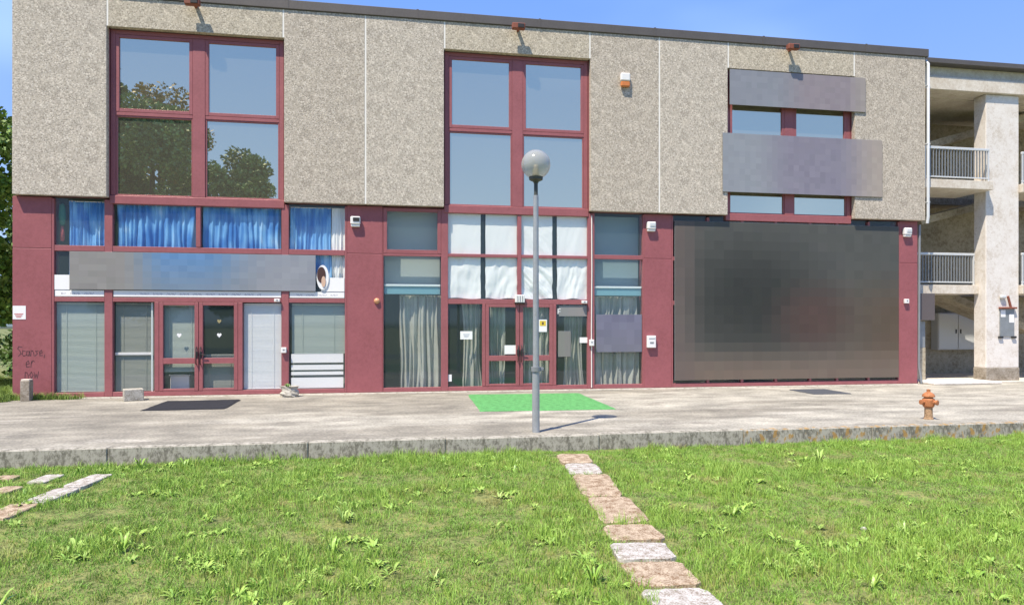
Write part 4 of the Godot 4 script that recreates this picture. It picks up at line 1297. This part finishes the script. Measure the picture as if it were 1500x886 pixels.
func rough_slab(w: float, d: float, h: float, seed_: int) -> ArrayMesh:
	var n := noise(seed_, 3.0)
	var st := new_st()
	var top := []
	var bot := []
	var cnt := 28
	for k in cnt:
		var a := TAU * k / cnt
		var c := cos(a); var s := sin(a)
		var q: float = 1.0 / pow(pow(abs(c), 16.0) + pow(abs(s), 16.0), 1.0 / 16.0)
		var wob := 1.0 + 0.10 * n.get_noise_2d(c * 2.0, s * 2.0)
		top.append(Vector3(c * q * w / 2 * wob, h + 0.004 * n.get_noise_2d(c, s), s * q * d / 2 * wob))
		bot.append(Vector3(top[k].x * 1.01, 0, top[k].z * 1.01))
	for k in cnt:
		var k2 := (k + 1) % cnt
		var i0: Vector3 = top[k] * Vector3(0.96, 1, 0.96) + Vector3(0, 0.006, 0)
		var i1: Vector3 = top[k2] * Vector3(0.96, 1, 0.96) + Vector3(0, 0.006, 0)
		face(st, [bot[k], bot[k2], top[k2], top[k]], Vector3(0, h / 2, 0))
		face(st, [top[k], top[k2], i1, i0], Vector3.ZERO)
		face(st, [i0, i1, Vector3(0, h + 0.007, 0)], Vector3.ZERO)
	return done(st)

func build_trees() -> void:
	# beside the building
	make_tree("leafy_tree", "tall dense green tree beside the end wall of the building", Vector3(-11.0, G0, -3.4), 8.1, 0.3, 1.9, 26000, 0.15, Color(0.13, 0.23, 0.035), 801, "trees beside the building")
	make_tree("leafy_tree", "dark leafy tree farther back along the end wall", Vector3(-11.0, G0, -8.0), 7.6, 0.3, 2.2, 14000, 0.18, Color(0.06, 0.12, 0.02), 802, "trees beside the building")
	# across the road, mirrored in the first tall window
	make_tree("street_tree", "broad tall tree across the road mirrored in the first tall window", Vector3(-16.0, G0, 32.0), 16.9, 3.0, 4.6, 38000, 0.27, Color(0.17, 0.27, 0.09), 811, "trees across the road")
	make_tree("street_tree", "rounder lower tree across the road mirrored beside the tall one", Vector3(-10.3, G0, 32.0), 14.0, 3.0, 3.1, 26000, 0.25, Color(0.16, 0.25, 0.09), 812, "trees across the road")
	make_tree("street_tree", "yellowish tree standing behind the tall one across the road", Vector3(-18.6, G0, 42.0), 22.6, 4.0, 4.2, 16000, 0.30, Color(0.30, 0.22, 0.04), 813, "trees across the road")
	make_tree("street_tree", "dark narrow tree at the far end of the row across the road", Vector3(-18.9, G0, 33.0), 20.4, 3.0, 1.9, 16000, 0.28, Color(0.15, 0.25, 0.08), 814, "trees across the road")

func build_grass() -> void:
	var un := noise(301, 0.35)
	var dry := noise(911, 0.9, FastNoiseLite.TYPE_SIMPLEX_SMOOTH, 3)
	var clump := noise(913, 2.6, FastNoiseLite.TYPE_SIMPLEX_SMOOTH, 2)
	var lush := noise(912, 0.55, FastNoiseLite.TYPE_SIMPLEX_SMOOTH, 2)
	var r := RandomNumberGenerator.new()
	r.seed = 921
	var tufts := [grass_tuft(1, 36, 0.02, 0.055, 0.075, 0.0022), grass_tuft(2, 36, 0.022, 0.065, 0.075, 0.0024), grass_tuft(3, 26, 0.035, 0.10, 0.065, 0.0026), grass_tuft(4, 38, 0.015, 0.045, 0.08, 0.0022)]
	var lists := [[], [], [], []]
	var cols := [[], [], [], []]
	var slab_boxes := []
	for c in get_children():
		if c.name.begins_with("paving_slab"): slab_boxes.append(c)
	var z := 6.80
	while z < 14.6:
		var x := -10.0
		while x < 16.5:
			var X := x + r.randf_range(-0.04, 0.04)
			var Z := z + r.randf_range(-0.04, 0.04)
			x += 0.082
			var d := dry.get_noise_2d(X, Z)
			var l := lush.get_noise_2d(X, Z)
			var skip := false
			for s in slab_boxes:
				var q: Vector3 = s.transform.affine_inverse() * Vector3(X, s.position.y, Z)
				var ab: AABB = s.get_child(0).mesh.get_aabb()
				if abs(q.x) < ab.size.x / 2 - 0.025 and abs(q.z) < ab.size.z / 2 - 0.02: skip = true
			if skip: continue
			# bare, dry patches
			var bare := smoothstep(0.36, 0.62, d)
			if r.randf() < bare * 0.55: continue
			var k := r.randi() % 4
			if l > 0.25 and r.randf() < 0.5: k = 2
			var sc := r.randf_range(0.75, 1.2) * (1.0 + 0.75 * l + 0.5 * clump.get_noise_2d(X, Z)) * (1.0 - 0.35 * bare)
			if Z < 7.0: sc *= 1.15
			var b := Basis(Vector3.UP, r.randf() * TAU).scaled(Vector3(1, sc, 1))
			lists[k].append(Transform3D(b, Vector3(X, G0 + lawn_bump(un, X, Z) - 0.005, Z)))
			var green := Color(0.200, 0.375, 0.052).lerp(Color(0.310, 0.49, 0.085), clamp(0.5 + l * 0.8 + 0.7 * clump.get_noise_2d(X, Z) + r.randf_range(-0.3, 0.3), 0, 1))
			var straw := Color(0.36, 0.30, 0.12)
			var c := green.lerp(straw, clamp(bare * 0.7 + (0.5 if r.randf() < 0.07 else 0.0), 0, 0.85))
			cols[k].append(c)
		z += 0.082
	for k in 4:
		var mm := MultiMesh.new()
		mm.transform_format = MultiMesh.TRANSFORM_3D
		mm.use_colors = true
		mm.mesh = tufts[k]
		mm.instance_count = lists[k].size()
		for i in lists[k].size():
			mm.set_instance_transform(i, lists[k][i])
			mm.set_instance_color(i, cols[k][i])
		var o := MultiMeshInstance3D.new()
		o.name = numbered("grass")
		o.multimesh = mm
		o.material_override = M.leaf
		add_child(o)
		tag(o, ["short bright green grass covering the lawn", "medium green grass blades covering the lawn", "taller grass tufts in the lusher patches of the lawn", "fine low turf between the grass tufts"][k], "grass", "lawn grass", "stuff")
	# broad-leaved weeds: the larger clumps as plants, the small ones as one mass
	var weeds := [weed_mesh(31, 15, 0.12, 0.24, 0.012, 1.0), weed_mesh(32, 12, 0.10, 0.20, 0.017, 0.65), weed_mesh(33, 18, 0.14, 0.28, 0.010, 1.2), weed_mesh(34, 9, 0.08, 0.15, 0.022, 0.45), weed_mesh(35, 11, 0.11, 0.21, 0.012, 0.8), weed_mesh(36, 8, 0.09, 0.18, 0.018, 0.55), weed_mesh(37, 13, 0.10, 0.22, 0.010, 1.0), weed_mesh(38, 7, 0.07, 0.14, 0.024, 0.4)]
	var wm := []
	for c in [Color(0.29, 0.46, 0.075), Color(0.36, 0.50, 0.12), Color(0.25, 0.42, 0.06)]:
		var m := mat(Color(c.r, c.g, c.b).linear_to_srgb(), 0.42)
		m.vertex_color_use_as_albedo = true
		m.backlight = Color(0.5, 0.5, 0.4)
		wm.append(m)
	var placed := 0
	var small := []
	var smallc := []
	var tries := 0
	while tries < 3200:
		tries += 1
		var X := r.randf_range(-6.0, 11.0)
		var Z := 6.9 + 5.9 * r.randf()
		if abs(X - 2.1) < 0.5: continue
		if lush.get_noise_2d(X, Z) + 0.7 * clump.get_noise_2d(X * 0.6, Z * 0.6) < r.randf_range(-0.15, 0.5): continue
		var y := G0 + lawn_bump(un, X, Z)
		if placed < 170 and r.randf() < 0.3:
			var o := part("broadleaf_weed", weeds[r.randi() % 8], wm[r.randi() % 3], self, Vector3(X, y - 0.01, Z))
			o.rotation.y = r.randf() * TAU
			o.scale = Vector3.ONE * r.randf_range(0.45, 0.9)
			var kind: String = ["upright narrow-leaved", "spreading lance-leaved", "tall grassy-leaved", "flat broad-leaved"][weeds.find(o.mesh) % 4]
			var spot := "in the open lawn beyond the stepping slabs, on the hydrant side"
			if Z < 7.6: spot = "growing close under the kerb"
			elif abs(X - 2.1) < 1.1: spot = "growing close beside the stepping slabs"
			elif X < 2.1: spot = "in the open lawn between the two slab paths"
			tag(o, "%s weed clump %s" % [kind, spot], "weed", "weed clumps in the lawn")
			placed += 1
		else:
			small.append(Transform3D(Basis(Vector3.UP, r.randf() * TAU).scaled(Vector3.ONE * r.randf_range(0.35, 0.7)), Vector3(X, y - 0.005, Z)))
			var v := r.randf_range(0.8, 1.2)
			smallc.append(Color(0.29 * v, 0.45 * v, 0.08 * v))
	var mm := MultiMesh.new()
	mm.transform_format = MultiMesh.TRANSFORM_3D
	mm.use_colors = true
	mm.mesh = weeds[1]
	mm.instance_count = small.size()
	for i in small.size():
		mm.set_instance_transform(i, small[i])
		mm.set_instance_color(i, smallc[i])
	var o := MultiMeshInstance3D.new()
	o.name = numbered("weeds")
	o.multimesh = mm
	o.material_override = M.leaf
	add_child(o)
	tag(o, "small broad-leaved weeds scattered through the lawn", "weeds", "", "stuff")
	# grass at the foot of the end column and left of the building
	var mm2 := MultiMesh.new()
	mm2.transform_format = MultiMesh.TRANSFORM_3D
	mm2.use_colors = true
	mm2.mesh = tufts[2]
	var tl := []
	for i in 2600:
		tl.append(Vector3(r.randf_range(-15.5, -8.42), 0.0, r.randf_range(-6.0, 0.55)))
	for i in 70:
		tl.append(Vector3(r.randf_range(-8.4, -6.9), 0.0, r.randf_range(0.03, 0.16)))
	for i in 60:
		tl.append(Vector3(r.randf_range(-8.5, -8.2), 0.0, r.randf_range(-0.1, 0.5)))
	mm2.instance_count = tl.size()
	for i in tl.size():
		mm2.set_instance_transform(i, Transform3D(Basis(Vector3.UP, r.randf() * TAU).scaled(Vector3.ONE * r.randf_range(0.8, 2.2)), tl[i]))
		var v := r.randf_range(0.8, 1.2)
		mm2.set_instance_color(i, Color(0.19 * v, 0.29 * v, 0.05 * v))
	var o2 := MultiMeshInstance3D.new()
	o2.name = numbered("grass")
	o2.multimesh = mm2
	o2.material_override = M.leaf
	add_child(o2)
	tag(o2, "rough grass growing round the foot of the end column", "grass", "", "stuff")
	structure(sheet("verge", -40.0, -8.36, -40.0, 0.6, 0.006, M.soil), "earth verge under the trees beside the building", "verge")
